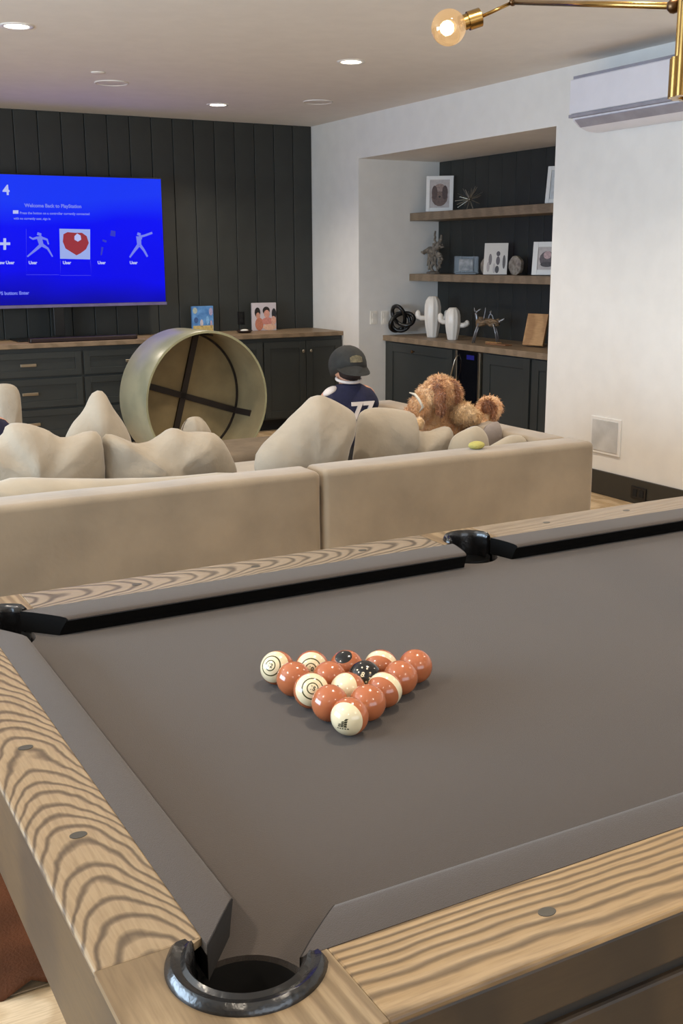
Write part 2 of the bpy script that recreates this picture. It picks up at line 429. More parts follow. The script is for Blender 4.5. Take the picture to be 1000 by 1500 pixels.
# cushions: profile lofted along the rail with angled facings
def cushion(p0, p1, inward, e0, e1, f0=None, f1=None):
    "p0-p1 along the seam line, inward = unit vector to the bed, e0/e1 = how far the nose ends are pulled in at each end"
    p0, p1, w = Vector(p0), Vector(p1), Vector(inward)
    d = (p1-p0).normalized()
    wd = abs((Vector((NX0, NY0, 0))-Vector((IX0, IY0, 0))).dot(w)) if f0 is None else f0
    prof = [(-.001, .0), (wd*.3, .0006), (wd*.6, .0), (wd*.85, -.0012), (wd*.96, -.003), (wd, -.0065), (wd*.97, -.0095), (wd*.9, -.0100), (wd*.6, -.0110), (-.001, -.0120)]
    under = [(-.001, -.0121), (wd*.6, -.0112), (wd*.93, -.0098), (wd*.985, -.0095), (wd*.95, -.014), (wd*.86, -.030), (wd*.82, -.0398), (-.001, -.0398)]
    n = 26
    def sweep(prof):
        rings = []
        for i in range(n+1):
            t = i/n; ring = []
            for (u, z) in prof:
                k = max(u, 0)/wd
                q = (p0+d*(e0*k)).lerp(p1-d*(e1*k), t)+w*u; ring.append((q.x, q.y, RZ+z))
            rings.append(ring)
        return rings
    org = (p0+p1)/2; org = (org.x, org.y, RZ)
    rings = sweep(prof)
    c = tpl(MB().loft(rings), 'cushion', m_cloth, org, autosm=55)
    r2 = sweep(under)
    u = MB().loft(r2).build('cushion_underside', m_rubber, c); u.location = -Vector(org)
    for k_, s in ((0, -1), (-1, 1)):
        q = [Vector(v)+d*s*.0006 for v in rings[k_][:-1]]+[Vector(v)+d*s*.0006 for v in r2[k_][3:]]
        q2 = [v+d*s*.0014 for v in q]
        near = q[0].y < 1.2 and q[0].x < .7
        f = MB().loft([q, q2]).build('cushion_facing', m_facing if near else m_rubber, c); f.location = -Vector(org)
    return c
wx, wy, wy2 = NX0-IX0, NY0-IY0, IY1-NY1
cs = .030   # where the cushion starts after the corner at the seam
cushion((IX0, IY0+.062, 0), (IX0, IY1-.065, 0), (1, 0, 0), .070, .085, wx)
cushion((IX1, IY0+.065, 0), (IX1, IY1-.065, 0), (-1, 0, 0), .085, .085, wx)
for xa, xb, ea, eb in ((IX0+.072, SX-.056, .075, .018), (SX+.056, IX1-.072, .018, .075)):
    cushion((xa, IY0, 0), (xb, IY0, 0), (0, 1, 0), ea, eb, wy)
    cushion((xa, IY1, 0), (xb, IY1, 0), (0, -1, 0), ea, eb, wy2)
# pockets
def pocket(cx, cy, opening, span, ro=.079, ri=.053, lift=.010):
    mid = math.radians(opening+180); h = math.radians(span/2)
    rings = []
    n = 40
    for i in range(n+1):
        a = mid-h+2*h*i/n
        e = min(i, n-i)/n; sc = min(1, .55+e*9)
        c = (ro+ri)/2; hw = (ro-ri)/2*sc; lf = lift*sc
        prof = [(c-hw, -.05), (c-hw, -.004), (c-hw*.86, lf*.5), (c-hw*.55, lf*.95), (c-hw*.2, lf*.62), (c+hw*.1, lf*.72), (c+hw*.5, lf*.95), (c+hw*.85, lf*.5), (c+hw, 0), (c+hw, -.006), (c+hw*.2, -.05)]
        rings.append([(cx+r*math.cos(a), cy+r*math.sin(a), RZ+z) for r, z in prof])
    p = tpl(MB().loft(rings), 'pocket', m_iron, (cx, cy, RZ), autosm=50)
    ln = MB(); seg = 36
    prof = [(ri+.0045, -.0405), (ri+.002, -.07), (.050, -.11), (.044, -.15), (.03, -.168), (.002, -.172)]
    ln.lathe([(r, RZ+z) for r, z in prof], seg, Matrix.Translation((cx, cy, 0)), cap=False)
    l = ln.build('pocket_liner', m_liner, p, smooth=True); l.location = -Vector((cx, cy, RZ))
    return p
for cx, cy, a in PC: pocket(cx, cy, a, 214)
pocket(SX, 2.052, -90, 184, ro=.064, ri=.046); pocket(SX, .815, 90, 184, ro=.064, ri=.046)
# sights
def sight(x, y, rz=0):
    poly = [(.0105*math.cos(a), .0075*math.sin(a)) for a in [k*math.pi/10 for k in range(20)]]
    tpl(MB().prism([(px+x, py+y) for px, py in poly], RZ-.002, RZ+.0006), 'sight', m_sight, (x, y, RZ))
for y in (1.158, 1.426, 1.694): sight(.279, y); sight(2.673, y)
for k in (1, 2, 3, 5, 6, 7): sight(NX0+k*.2715, .768); sight(NX0+k*.2715, 2.096)
# aprons
def ap(a, b, m, org, bev=.004): return tpl(MB().box(a, b, bev), 'apron', m, org)
ap((OX0+.002, OY0+.003, .675), (OX0+.035, OY1-.003, RZ-.0095), m_apron, (.25, 1.4, .7))
ap((OX1-.035, OY0+.003, .675), (OX1-.002, OY1-.003, RZ-.0095), m_apron, (2.7, 1.4, .7))
for y0, y1 in ((OY0+.003, OY0+.04), (OY1-.04, OY1-.003)):
    ap((OX0+.036, y0, .772), (OX1-.036, y1, RZ-.0095), m_apron_shade, (1.476, y0, .77))
    yc = y0+.008 if y0 < 1 else y0
    tpl(MB().box((OX0+.037, yc, .756), (OX1-.037, y1-.004, .772)), 'apron_groove', m_liner, (1.476, y0, .73))
    ap((OX0+.036, y0, .640), (OX1-.036, y1, .756), m_apron_shade, (1.476, y0, .7))
tpl(MB().box((OX0+.05, OY0+.06, .66), (OX1-.05, OY1-.06, .74), .004), 'frame', m_apron, (1.476, 1.426, .7))
for x in (.62, 2.33):
    for y in (1.02, 1.84):
        tpl(MB().lathe([(.085, .66), (.085, .62), (.06, .6), (.055, .12), (.075, .09), (.075, 0)], 4, Matrix.Translation((x, y, 0)) @ Matrix.Rotation(math.pi/4, 4, 'Z')), 'leg', m_apron, (x, y, 0))
tpl(MB().box((.62, 1.39, .2), (2.33, 1.46, .28), .005), 'stretcher', m_apron, (1.476, 1.42, .2))
for x in (.62, 2.33): tpl(MB().box((x-.035, 1.02, .2), (x+.035, 1.84, .28), .005), 'stretcher', m_apron, (x, 1.42, .2))

# ------------------------------------------------------------------ balls
BR = .0290
def ball_mat(name, kind, seed=0):
    "kind: solid / stripe / black; stripe axis = local Z, number poles at +-Z ringed on cream"
    m, t, b = nodes(name, .16); N, L = t.nodes, t.links
    b.inputs['Coat Weight'].default_value = .4; b.inputs['Coat Roughness'].default_value = .08
    tc = N.new('ShaderNodeTexCoord'); nm = N.new('ShaderNodeVectorMath'); nm.operation = 'NORMALIZE'; L.new(tc.outputs['Object'], nm.inputs[0])
    sp = N.new('ShaderNodeSeparateXYZ'); L.new(nm.outputs[0], sp.inputs[0])
    ab = N.new('ShaderNodeMath'); ab.operation = 'ABSOLUTE'; L.new(sp.outputs['Z'], ab.inputs[0])
    r = N.new('ShaderNodeValToRGB'); L.new(ab.outputs[0], r.inputs['Fac']); r.color_ramp.interpolation = 'CONSTANT'
    e = r.color_ramp.elements
    O = lin((170, 98, 62)); Cc = lin((222, 208, 172)); K = lin((70, 66, 40)); Bk = lin((18, 17, 17))
    if kind == 'solid': st = [(0, O)]
    elif kind == 'black': st = [(0, Bk)]
    elif kind == 'blackspot': st = [(0, O), (.86, Bk)]
    elif kind == 'band': st = [(0, Cc), (.24, O)]
    elif kind == 'half': st = [(0, O), (.42, Cc)]
    else: st = [(0, O), (.42, Cc), (.80, K), (.845, Cc), (.945, K), (.962, Cc)]
    e[0].position = st[0][0]; e[0].color = st[0][1]
    if len(st) > 1: e[1].position = st[1][0]; e[1].color = st[1][1]
    else: e[1].position = 1; e[1].color = st[0][1]
    for p, c in st[2:]:
        q = e.new(p); q.color = c
    L.new(r.outputs['Color'], b.inputs['Base Color'])
    return m
bmats = {k: ball_mat('ball_'+k, k) for k in ('solid', 'stripe', 'black', 'band', 'half', 'blackspot')}
m_num = mat('ball_number_ink', (48, 46, 30), .3)
m_numw = mat('ball_number_cream', (230, 216, 184), .3)
def project_text(me, r):
    for v in me.vertices:
        x, y = v.co.x, v.co.y
        k = math.sqrt(max(1-(x*x+y*y)/(r*r), .01)); v.co = Vector((x, y, r*k)).normalized()*(r+.00012)
def cam_dir(p): return (Vector((0, 0, CH))-Vector(p)).normalized()
apex = Vector((.735, 1.318, BZ+BR)); bmid = Vector((.832, 1.503, BZ+BR))
fwd = (bmid-apex).normalized(); sd = Vector((fwd.y, -fwd.x, 0))
D = 2*BR
# (row, idx, kind, number, aim offsets right/up in camera frame of the pole, label)
BL = [
 (0, 0, 'half', 'A', (-.35, -.30), 'cream and orange billiard ball at the tip of the rack nearest the camera'),
 (1, 0, 'solid', None, (0, 0), 'orange billiard ball just behind and left of the front ball'),
 (1, 1, 'solid', None, (0, 0), 'orange billiard ball just behind and right of the front ball'),
 (2, 0, 'stripe', '15', (.05, .10), 'cream billiard ball with a ringed number on the left edge of the third row'),
 (2, 1, 'half', '9', (-.55, .12), 'half cream half orange billiard ball in the centre of the third row'),
 (2, 2, 'band', None, (-.45, -.55), 'orange billiard ball with a cream band on the right edge of the third row'),
 (3, 0, 'solid', None, (0, 0), 'orange billiard ball on the left edge of the fourth row'),
 (3, 1, 'solid', None, (0, 0), 'orange billiard ball left of the black ball'),
 (3, 2, 'black', '8', (-.1, .15), 'black billiard ball with pale marks in the rack'),
 (3, 3, 'solid', None, (0, 0), 'orange billiard ball on the right edge of the fourth row'),
 (4, 0, 'stripe', '12', (-.35, .12), 'cream billiard ball with a ringed number at the left end of the back row'),
 (4, 1, 'stripe', '10', (-.05, -.05), 'cream billiard ball with a ringed number, second in the back row from the left'),
 (4, 2, 'blackspot', None, (-.2, .72), 'orange billiard ball with a dark mark in the middle of the back row'),
 (4, 3, 'band', None, (-.25, -.60), 'orange billiard ball with a cream band, fourth in the back row from the left'),
 (4, 4, 'solid', None, (0, 0), 'orange billiard ball at the right end of the back row'),
]
me_ball = None
for row, i, kind, num, (ar, au), lb in BL:
    p = apex+fwd*(row*D*.8665)+sd*((i-row/2)*D*1.004)
    mb = MB(); mb.sphere((0, 0, 0), BR, 4)
    o = mb.build('billiard_ball', bmats[kind], None, smooth=True, loc=p)
    tag(o, lb, 'ball', 'billiard balls racked on the taupe cloth')
    cdv = cam_dir(p); rt = Vector((-cdv.y, cdv.x, 0)).normalized(); rt = Vector((_r.x, _r.y, 0)); up = cdv.cross(rt).normalized()
    if up.z < 0: up = -up
    z = (cdv+rt*ar*1.3+up*au*1.3).normalized(); y = (up-z*up.dot(z)).normalized(); x = y.cross(z)
    R_ = Matrix((x, y, z)).transposed().to_4x4()
    R_ = R_ @ Matrix.Rotation(math.radians(random.uniform(-25, 25)), 4, 'Z')
    o.rotation_euler = R_.to_euler()
    if num:
        if num == 'A':
            # printed emblem: fan of three slanted bars
            em = MB()
            for k, (h, xx) in enumerate(((.006, -.0075), (.010, -.0025), (.014, .0025))):
                for seg in range(4):
                    y0 = -.007+h*seg/4; y1 = -.007+h*(seg+1)/4-.0004
                    em.prism([(xx, y0), (xx+.0042, y0), (xx+.0042+.001*seg, y1), (xx+.001*seg, y1)], 0, .0001)
            for k in range(5): em.prism([(-.009+.004*k, -.0105), (-.0065+.004*k, -.0105), (-.0065+.004*k, -.0085), (-.009+.004*k, -.0085)], 0, .0001)
            e = em.build('printed_emblem', m_num, o); project_text(e.data, BR)
        else:
            me = text_mesh(num, .0115 if len(num) < 2 else .0095, 0, bold=.0003); project_text(me, BR)
            me.materials.append(m_numw if kind == 'black' else m_num)
            e = bpy.data.objects.new('printed_number', me); COL.objects.link(e); e.parent = o
    if kind == 'black':
        dm = MB()
        for k in range(9):
            a = k*2*math.pi/9; rr = .0125
            dm.prism([(rr*math.cos(a)+.0016*math.cos(j*math.pi/3), rr*math.sin(a)+.0016*math.sin(j*math.pi/3)) for j in range(6)], 0, .0001)
        e = dm.build('pale_marks', m_numw, o); project_text(e.data, BR)

# ------------------------------------------------------------------ pendant over the table
PT = thing('chandelier', 'brass multi-arm chandelier with round clear bulbs above the pool table', 'chandelier', (1.513, 1.452, 0))
PX, PY = 1.513, 1.452
def fl(r, n, rr, z0, z1, name):
    mb = MB()
    for k in range(n):
        a = 2*math.pi*k/n
        mb.lathe([(rr, z0), (rr, z1)], 12, Matrix.Translation((r*math.cos(a), r*math.sin(a), 0)))
    mb.lathe([(r*.9, z0+.004), (r*.9, z1-.004)], 16)
    return mb.build(name, m_brass, PT, autosm=50)
fl(.043, 14, .0098, 1.772, 1.838, 'fluted_body')
fl(.036, 13, .0088, 1.838, 2.02, 'fluted_stem')
MB().lathe([(.008, 2.02), (.008, CZ-.03)], 16).build('rod', m_brass, PT, smooth=False)
MB().lathe([(.065, CZ-.001), (.065, CZ-.02), (.05, CZ-.03), (.008, CZ-.03)], 28).build('canopy', m_brass, PT, autosm=40)
m_glass = bpy.data.materials.new('bulb_glass'); m_glass.use_nodes = True
_t = m_glass.node_tree; _t.nodes.remove(_t.nodes['Principled BSDF']); _N = _t.nodes
_tr = _N.new('ShaderNodeBsdfTransparent'); _tr.inputs[0].default_value = (1, .93, .82, 1); _gl = _N.new('ShaderNodeBsdfGlossy'); _gl.inputs['Roughness'].default_value = .03; _gl.inputs['Color'].default_value = (1, .9, .75, 1)
_em = _N.new('ShaderNodeEmission'); _em.inputs[0].default_value = lin((255, 206, 146)); _em.inputs[1].default_value = .8
_lw = _N.new('ShaderNodeLayerWeight'); _lw.inputs[0].default_value = .35; _m1 = _N.new('ShaderNodeMixShader'); _m2 = _N.new('ShaderNodeMixShader'); _m2.inputs[0].default_value = .55
_t.links.new(_lw.outputs['Facing'], _m1.inputs[0]); _t.links.new(_tr.outputs[0], _m1.inputs[1]); _t.links.new(_gl.outputs[0], _m1.inputs[2])
_t.links.new(_m1.outputs[0], _m2.inputs[1]); _t.links.new(_em.outputs[0], _m2.inputs[2]); _t.links.new(_m2.outputs[0], _N['Material Output'].inputs[0])
m_fil = emat('filament', (255, 222, 170), 30)
def arm(elbow, sock, bulb, hub):
    h, e, s, c = [Vector(v)-Vector((PX, PY, 0)) for v in (hub, elbow, sock, bulb)]
    MB().tube([h, e], .0058, 12).build('arm', m_brass, PT, smooth=True)
    MB().sphere(h, .013, 2).build('joint', m_brassd, PT, smooth=True)
    d = (c-s).normalized()
    MB().tube([e, s-d*.02], .0042, 10).build('arm', m_brass, PT, smooth=True)
    MB().sphere(e, .009, 2).build('joint', m_brassd, PT, smooth=True)
    sk = MB(); sk.tube([s-d*.022, s-d*.018, s-d*.018, s+d*.012, s+d*.012, s+d*.032], [.012, .021, .021, .021, .0175, .0175], 18)
    so = sk.build('socket', m_brass, PT, autosm=40)
    g = MB(); q = d.to_track_quat('Z', 'Y').to_matrix().to_4x4(); q.translation = c
    R = .0405; pr = [(.013, -.052), (.014, -.042)]+[(R*math.sin(t), -R*math.cos(t)) for t in [math.pi*(k/16) for k in range(2, 16)]]+[(.0005, R)]
    g.lathe(pr, 28, q)
    go = g.build('bulb', m_glass, PT, smooth=True)
    f = MB(); f.sphere(c+d*.004, .017, 2, (1, 1, 1)); f.build('filament', m_fil, go, smooth=True)
    light('bulb_glow', 'POINT', c, BULB_W, (1, .76, .52), size=.012, parent=PT)
arm((1.66, 2.185, 2.08), (1.571, 2.217, 2.04), (1.519, 2.240, 2.022), (1.494, 1.505, 1.928))
for ang, up in ((-60, .12), (-5, .1), (-130, .05), (40, .1), (-175, .12)):
    ca, sa = math.cos(math.radians(ang)), math.sin(math.radians(ang))
    L1, z = .55, 1.93+up
    e = (PX+ca*L1, PY+sa*L1, z+.1); cb = (e[0]+ca*.16, e[1]+sa*.16, z+.06); s = (e[0]+ca*.1, e[1]+sa*.1, z+.075)
    if ang in (-175, -130): e = (PX+ca*.35, PY+sa*.35, 2.3); s = (PX+ca*.42, PY+sa*.42, 2.33); cb = (PX+ca*.475, PY+sa*.475, 2.355)
    arm(e, s, cb, (PX+ca*.04, PY+sa*.04, 1.93))

# ------------------------------------------------------------------ media cabinet
MC = thing('media_cabinet', 'long charcoal base cabinet with drawers and doors under the television', 'cabinet', (1.2, 9.0, 0))
def loc_part(mb, name, m, parent, org, world_parent, **k):
    for v in mb.bm.verts: v.co -= Vector(org)
    o = mb.build(name, m, parent, **k); o.location = Vector(org)-Vector(world_parent)
    return o
CF = 8.69; CTOP = .825; XC0 = -1.6
MC.location = (1.6, 8.97, 0); mcl = (1.6, 8.97, 0)
loc_part(MB().box((XC0, CF, .1), (XW-.004, YB-.018, CTOP-.002)), 'carcass', m_darkcab, MC, (1.6, 8.97, .4), mcl)
loc_part(MB().box((XC0, CF+.06, 0), (XW-.02, YB-.02, .1)), 'toe_kick', m_darkin, MC, (1.6, 8.97, .05), mcl)
def shaker(x0, x1, z0, z1, name, parent, pw, frame=.055, flip=False, axis='y', face=CF, rec=.008, th=.02):
    "framed front with a recessed panel. axis y: front faces -y at y=face ; axis x: front faces -x at x=face, x0/x1 are y values"
    mb = MB(); f = min(frame, (z1-z0)*.28)
    def B(a0, a1, c0, c1, d0, d1):
        if axis == 'y': mb.box((a0, face-d1, c0), (a1, face-d0, c1), .0015)
        else: mb.box((face-d1, a0, c0), (face-d0, a1, c1), .0015)
    B(x0, x0+f, z0, z1, 0, th); B(x1-f, x1, z0, z1, 0, th); B(x0+f, x1-f, z0, z0+f, 0, th); B(x0+f, x1-f, z1-f, z1, 0, th)
    B(x0+f, x1-f, z0+f, z1-f, 0, th-rec)
    c = ((x0+x1)/2, face, (z0+z1)/2) if axis == 'y' else (face, (x0+x1)/2, (z0+z1)/2)
    o = loc_part(mb, name, m_darkcab, parent, c, pw)
    return o, c
def bar_handle(cx, z, L, parent, c, face, axis='y'):
    mb = MB()
    mb.box((cx-L/2, face-.052, z-.011), (cx+L/2, face-.040, z+.011), .003)
    for s in (-1, 1): mb.box((cx+s*L*.38-.006, face-.045, z-.006), (cx+s*L*.38+.006, face-.018, z+.006))
    for v in mb.bm.verts: v.co -= Vector(c)
    return mb.build('handle', m_steel, parent)
def knob(pos, parent, c, d=(0, -1, 0), r=.013, m=None):
    dv = Vector(d); q = dv.to_track_quat('Z', 'Y').to_matrix().to_4x4(); q.translation = Vector(pos)-Vector(c)
    return MB().lathe([(.005, 0), (.005, .012), (r, .018), (r, .026), (r*.7, .03)], 16, q).build('knob', m or m_brassd, parent, autosm=40)
for xa, xb in ((-.3, .60), (.62, 1.49), (1.51, 2.37), (2.39, 3.19)):
    for z0, z1 in ((.60, .79), (.355, .58), (.115, .335)):
        d, c = shaker(xa, xb, z0, z1, 'drawer', MC, mcl, .05)
        bar_handle((xa+xb)/2, (z0+z1)/2, .125, d, c, CF)
for xa, xb, kx in ((3.21, 3.59, 3.555), (3.60, 3.975, 3.635), (3.99, 4.398, 4.366), (4.404, 4.76, 4.444), (-1.58, -.95, -.98), (-.93, -.32, -.9)):
    d, c = shaker(xa, xb, .115, .79, 'door', MC, mcl, .06)
    knob((kx, CF-.018, .70), d, c, m=m_steel)
CT = .862
tag(MB().box((XC0-.02, CF-.03, CTOP), (XW-.002, YB-.017, CT), .003).build('countertop', m_counter), 'pale oak countertop along the dark boarded wall', 'countertop')

# ------------------------------------------------------------------ alcove cabinet
CX = 5.055
AC_ = thing('alcove_cabinet', 'charcoal cabinet with a knob built into the left side of the alcove', 'cabinet', (5.33, 7.85, 0))
al = (5.33, 7.85, 0)
loc_part(MB().box((CX, 7.26, .1), (AX-.016, AY1-.003, .783)), 'carcass', m_darkcab, AC_, (5.33, 7.85, .4), al)
loc_part(MB().box((CX+.06, 7.26, 0), (AX-.016, AY1-.003, .1)), 'toe_kick', m_darkin, AC_, (5.33, 7.85, 0), al)
d, c = shaker(7.30, 8.30, .115, .775, 'door', AC_, al, .075, axis='x', face=CX)
knob((CX-.02, 7.87, .72), d, c, (-1, 0, 0))
AR = thing('alcove_cabinet', 'charcoal cabinet with panelled doors on the right side of the alcove, beside the drinks fridge', 'cabinet', (5.33, 6.35, 0))
al = (5.33, 6.35, 0)
loc_part(MB().box((CX, AY0+.003, .1), (AX-.016, 6.90, .783)), 'carcass', m_darkcab, AR, (5.33, 6.35, .4), al)
loc_part(MB().box((CX+.06, AY0+.003, 0), (AX-.016, 6.90, .1)), 'toe_kick', m_darkin, AR, (5.33, 6.35, 0), al)
for y0, y1 in ((6.30, 6.86), (5.82, 6.27)): shaker(y0, y1, .115, .775, 'door', AR, al, .075, axis='x', face=CX)
FR = thing('drinks_fridge', 'black glass under-counter drinks fridge with steel edges between the alcove cabinets', 'fridge', (5.33, 7.08, 0))
fl_ = (5.33, 7.08, 0)
m_fglass = mat('black_glass', (6, 7, 14), .08, var=.02)
loc_part(MB().box((CX+.005, 6.905, .05), (AX-.02, 7.255, .783), .003), 'body', m_black, FR, (5.33, 7.08, .4), fl_)
dd = loc_part(MB().box((CX-.022, 6.94, .08), (CX+.004, 7.22, .775), .003), 'glass_door', m_fglass, FR, (CX, 7.08, .4), fl_)
for y in (6.922, 7.237):
    loc_part(MB().box((CX-.026, y-.013, .08), (CX+.004, y+.013, .778), .003), 'door_frame', m_steel, FR, (CX, y, .4), fl_)
loc_part(MB().tube([(CX-.026, 7.205, .74), (CX-.05, 7.215, .70), (CX-.06, 7.235, .62), (CX-.06, 7.26, .56), (CX-.05, 7.27, .50), (CX-.026, 7.27, .46)], .007, 10), 'handle', m_steel, FR, (CX, 7.2, .6), fl_, smooth=True)
loc_part(MB().box((CX-.0235, 6.99, .715), (CX-.0215, 7.09, .75)), 'blue_display', emat('fridge_display', (20, 22, 120), .6), FR, (CX, 7.04, .73), fl_)
tag(MB().box((CX-.03, AY0+.002, .785), (AX-.015, AY1-.002, .832), .003).build('countertop', m_shelf), 'pale oak countertop in the alcove under the white vases', 'countertop')
for z, lb in ((1.822, 'upper pale oak floating shelf in the alcove'), (1.305, 'lower pale oak floating shelf in the alcove')):
    z1 = 1.89 if z > 1.5 else 1.366
    tag(MB().box((5.30, AY0+.002, z), (AX-.015, AY1-.002, z1), .003).build('floating_shelf', m_shelf), lb, 'shelf', 'oak floating shelves')

# wall fittings
def plate(name, lb, cat, a, b, m, m2, slots, face):
    t = thing(name, lb, cat, ((a[0]+b[0])/2, (a[1]+b[1])/2, (a[2]+b[2])/2)); o = t.location.copy()
    mb = MB().box(a, b, .002)
    for v in mb.bm.verts: v.co -= o
    mb.build('cover_plate', m, t)
    for s in slots:
        mb = MB().box(s[0], s[1], .001)
        for v in mb.bm.verts: v.co -= o
        mb.build('socket_insert', m2, t)
    return t
def yplate(name, lb, x, z, w=.07, h=.115, y=AY1, m=m_white, m2=m_ceram, cat='outlet', d=.006):
    return plate(name, lb, cat, (x-w/2, y-d, z-h/2), (x+w/2, y-.0005, z+h/2), m, m2, [((x-.017, y-d-.003, z+.008), (x+.017, y-d, z+.04)), ((x-.017, y-d-.003, z-.04), (x+.017, y-d, z-.008))], y)
m_platetan = mat('beige_plate', (236, 232, 222), .5)
yplate('wall_switch', 'pale switch plate on the left side wall of the alcove', 4.93, .99, m=m_platetan, m2=m_platetan, cat='switch')
yplate('wall_outlet', 'pale outlet plate on the alcove side wall, beside the black knot sculpture', 5.045, .985, m=m_platetan, m2=m_platetan)
yplate('wall_outlet', 'black outlet on the dark boarded wall above the countertop', 4.03, .975, y=YB-.016, m=m_black, m2=m_darkin)
plate('wall_outlet', 'black outlet set in the dark baseboard', 'outlet', (XW-.024, 4.78, .035), (XW-.0165, 4.91, .11), m_black, m_darkin,
      [((XW-.027, 4.80, .05), (XW-.024, 4.835, .095)), ((XW-.027, 4.855, .05), (XW-.024, 4.89, .095))], 0)
t = thing('wall_speaker', 'square grey-white flush panel low on the right wall', 'speaker', (XW, 5.18, .385))
MB().box((-.012, -.137, -.118), (-.0005, .137, .118), .003).build('frame', m_white, t)
MB().box((-.016, -.118, -.100), (-.011, .118, .100), .002).build('cover', mat('grille_cloth', (198, 198, 196), .7, bump=.3, bscale=300), t)

# AC unit
t = thing('air_conditioner', 'white wall mounted split air conditioner on the right wall', 'air conditioner', (XW, 4.9, 2.25))
y0, y1 = 4.42, 5.395
def yz_prism(poly, ya, yb): return MB().loft([[(x, y, z) for x, z in poly] for y in (ya, yb)])
P = [(-.001, .085), (-.19, .085), (-.218, .10), (-.222, .13), (-.220, .28), (-.205, .305), (-.001, .31)]
body = yz_prism([(x, z) for x, z in P], y0-4.9, y1-4.9).build('body', m_acw, t, autosm=30)
yz_prism([(-.2235, .098), (-.2265, .102), (-.2265, .290), (-.2235, .292)], y0-4.905, y1-4.895).build('front_panel', m_acw, t)
yz_prism([(-.225, .076), (-.226, .094), (-.16, .094), (-.16, .076)], y0-4.91, y1-4.888).build('shadow_gap', m_acd, t)
fp = [(-.01, .0), (-.09, .004), (-.16, .026), (-.205, .058), (-.212, .074), (-.2, .078), (-.001, .078)]
yz_prism(fp, y0-4.9, y1-4.91).build('lower_case', m_acw, t, autosm=30)
yz_prism([(-.212, .064), (-.165, .024), (-.163, .0215), (-.21, .0585)], y0-4.9, y1-4.93).build('louver', m_acd, t)
MB().box((-.21, y0-4.9, .298), (-.02, y1-4.9, .314)).build('top_grille', m_acd, t)

# ------------------------------------------------------------------ television
TV = thing('television', 'large flat television showing a bright blue menu screen', 'television', (2.30, 9.0, CT))
tx0, tx1, tz0, tz1 = -.93, .93, 1.125-CT, 2.168-CT
MB().box((tx0, -.0, tz0), (tx1, .045, tz1), .004).build('housing', m_black, TV)
sw, sh = tx1-tx0-.02, tz1-tz0-.035
m_scr = bpy.data.materials.new('screen'); m_scr.use_nodes = True
N, L = m_scr.node_tree.nodes, m_scr.node_tree.links; b = N['Principled BSDF']; b.inputs['Base Color'].default_value = (.002, .002, .01, 1); b.inputs['Roughness'].default_value = .3; b.inputs['Specular IOR Level'].default_value = .1
tc = N.new('ShaderNodeTexCoord'); sp = N.new('ShaderNodeSeparateXYZ'); L.new(tc.outputs['Generated'], sp.inputs[0])
nz = N.new('ShaderNodeTexNoise'); nz.inputs['Scale'].default_value = 1.6; L.new(tc.outputs['Generated'], nz.inputs['Vector'])
ad = N.new('ShaderNodeMath'); ad.operation = 'MULTIPLY_ADD'; ad.inputs[1].default_value = .35; L.new(nz.outputs['Fac'], ad.inputs[0]); L.new(sp.outputs['Z'], ad.inputs[2])
cr = N.new('ShaderNodeValToRGB'); L.new(ad.outputs[0], cr.inputs['Fac']); e = cr.color_ramp.elements
e[0].position = .18; e[0].color = lin((0, 0, 150)); e[1].position = 1.0; e[1].color = lin((20, 52, 236))
q = e.new(.42); q.color = lin((0, 0, 226)); q = e.new(.8); q.color = lin((0, 6, 236))
L.new(cr.outputs['Color'], b.inputs['Emission Color']); b.inputs['Emission Strength'].default_value = 1.08
SCR = MB().box((tx0+.01, -.0035, tz0+.025), (tx1-.01, -.0005, tz1-.01)).build('screen', m_scr, TV)
MB().box((tx0, -.004, tz0-.002), (tx1, .0, tz0+.022), .001).build('bottom_bezel', mat('bezel_silver', (120, 112, 150), .3, .6), TV)
m_ui = emat('screen_white', (190, 200, 255), .85); m_ui2 = emat('screen_pale_blue', (120, 135, 255), .8); m_ui3 = emat('screen_faint_blue', (30, 44, 200), .9)
m_red = emat('screen_red', (180, 44, 62), .62); m_uib = emat('screen_box_line', (50, 50, 235), .9); m_tile = emat('screen_tile', (160, 180, 245), .85); m_dk = emat('screen_dark_blue', (0, 0, 110), .8)
def scr_xy(px, py):   # photo measurement of a mark on the screen plane, local metres
    p = at(px, py, 8.995); return p.x-2.30, p.z-CT
def flat(poly_px, m, name, y=-.0042, px=True):
    pts = [scr_xy(*p) for p in poly_px] if px else poly_px
    mb = MB(); mb.loft([[(x, y, z) for x, z in pts], [(x, y+.0005, z) for x, z in pts]])
    return mb.build(name, m, SCR)
def scr_text(txt, px, py, size, m, align='LEFT', bold=.0015):
    x, z = scr_xy(px, py)
    return text_obj('screen_text', txt, size, m, SCR, Matrix.Translation((x, -.0045, z)) @ Matrix.Rotation(math.pi/2, 4, 'X'), 0, align, bold)
scr_text('4', 9, 279, .105, m_ui, 'CENTER', .003)
scr_text('Welcome Back to PlayStation', 36, 301, .038, m_ui2)
scr_text('Press the button on a controller currently connected', 29, 312, .026, m_ui2, bold=.001)
flat([(19, 308), (27, 308), (27, 313), (19, 313)], m_ui, 'button_icon')
scr_text('with no currently user, sign in', 20, 320, .024, m_ui2, bold=.001)
scr_text('PS button: Enter', -2, 430, .036, m_ui2)
for txt, px in (('New User', -6), ('User', 42), ('User', 92), ('User', 143), ('User', 190)): scr_text(txt, px, 385, .034, m_ui)
flat([(5, 349), (9, 349), (9, 355), (15, 355), (15, 359), (9, 359), (9, 366), (5, 366), (5, 359), (-1, 359), (-1, 355), (5, 355)], m_ui, 'plus_icon')
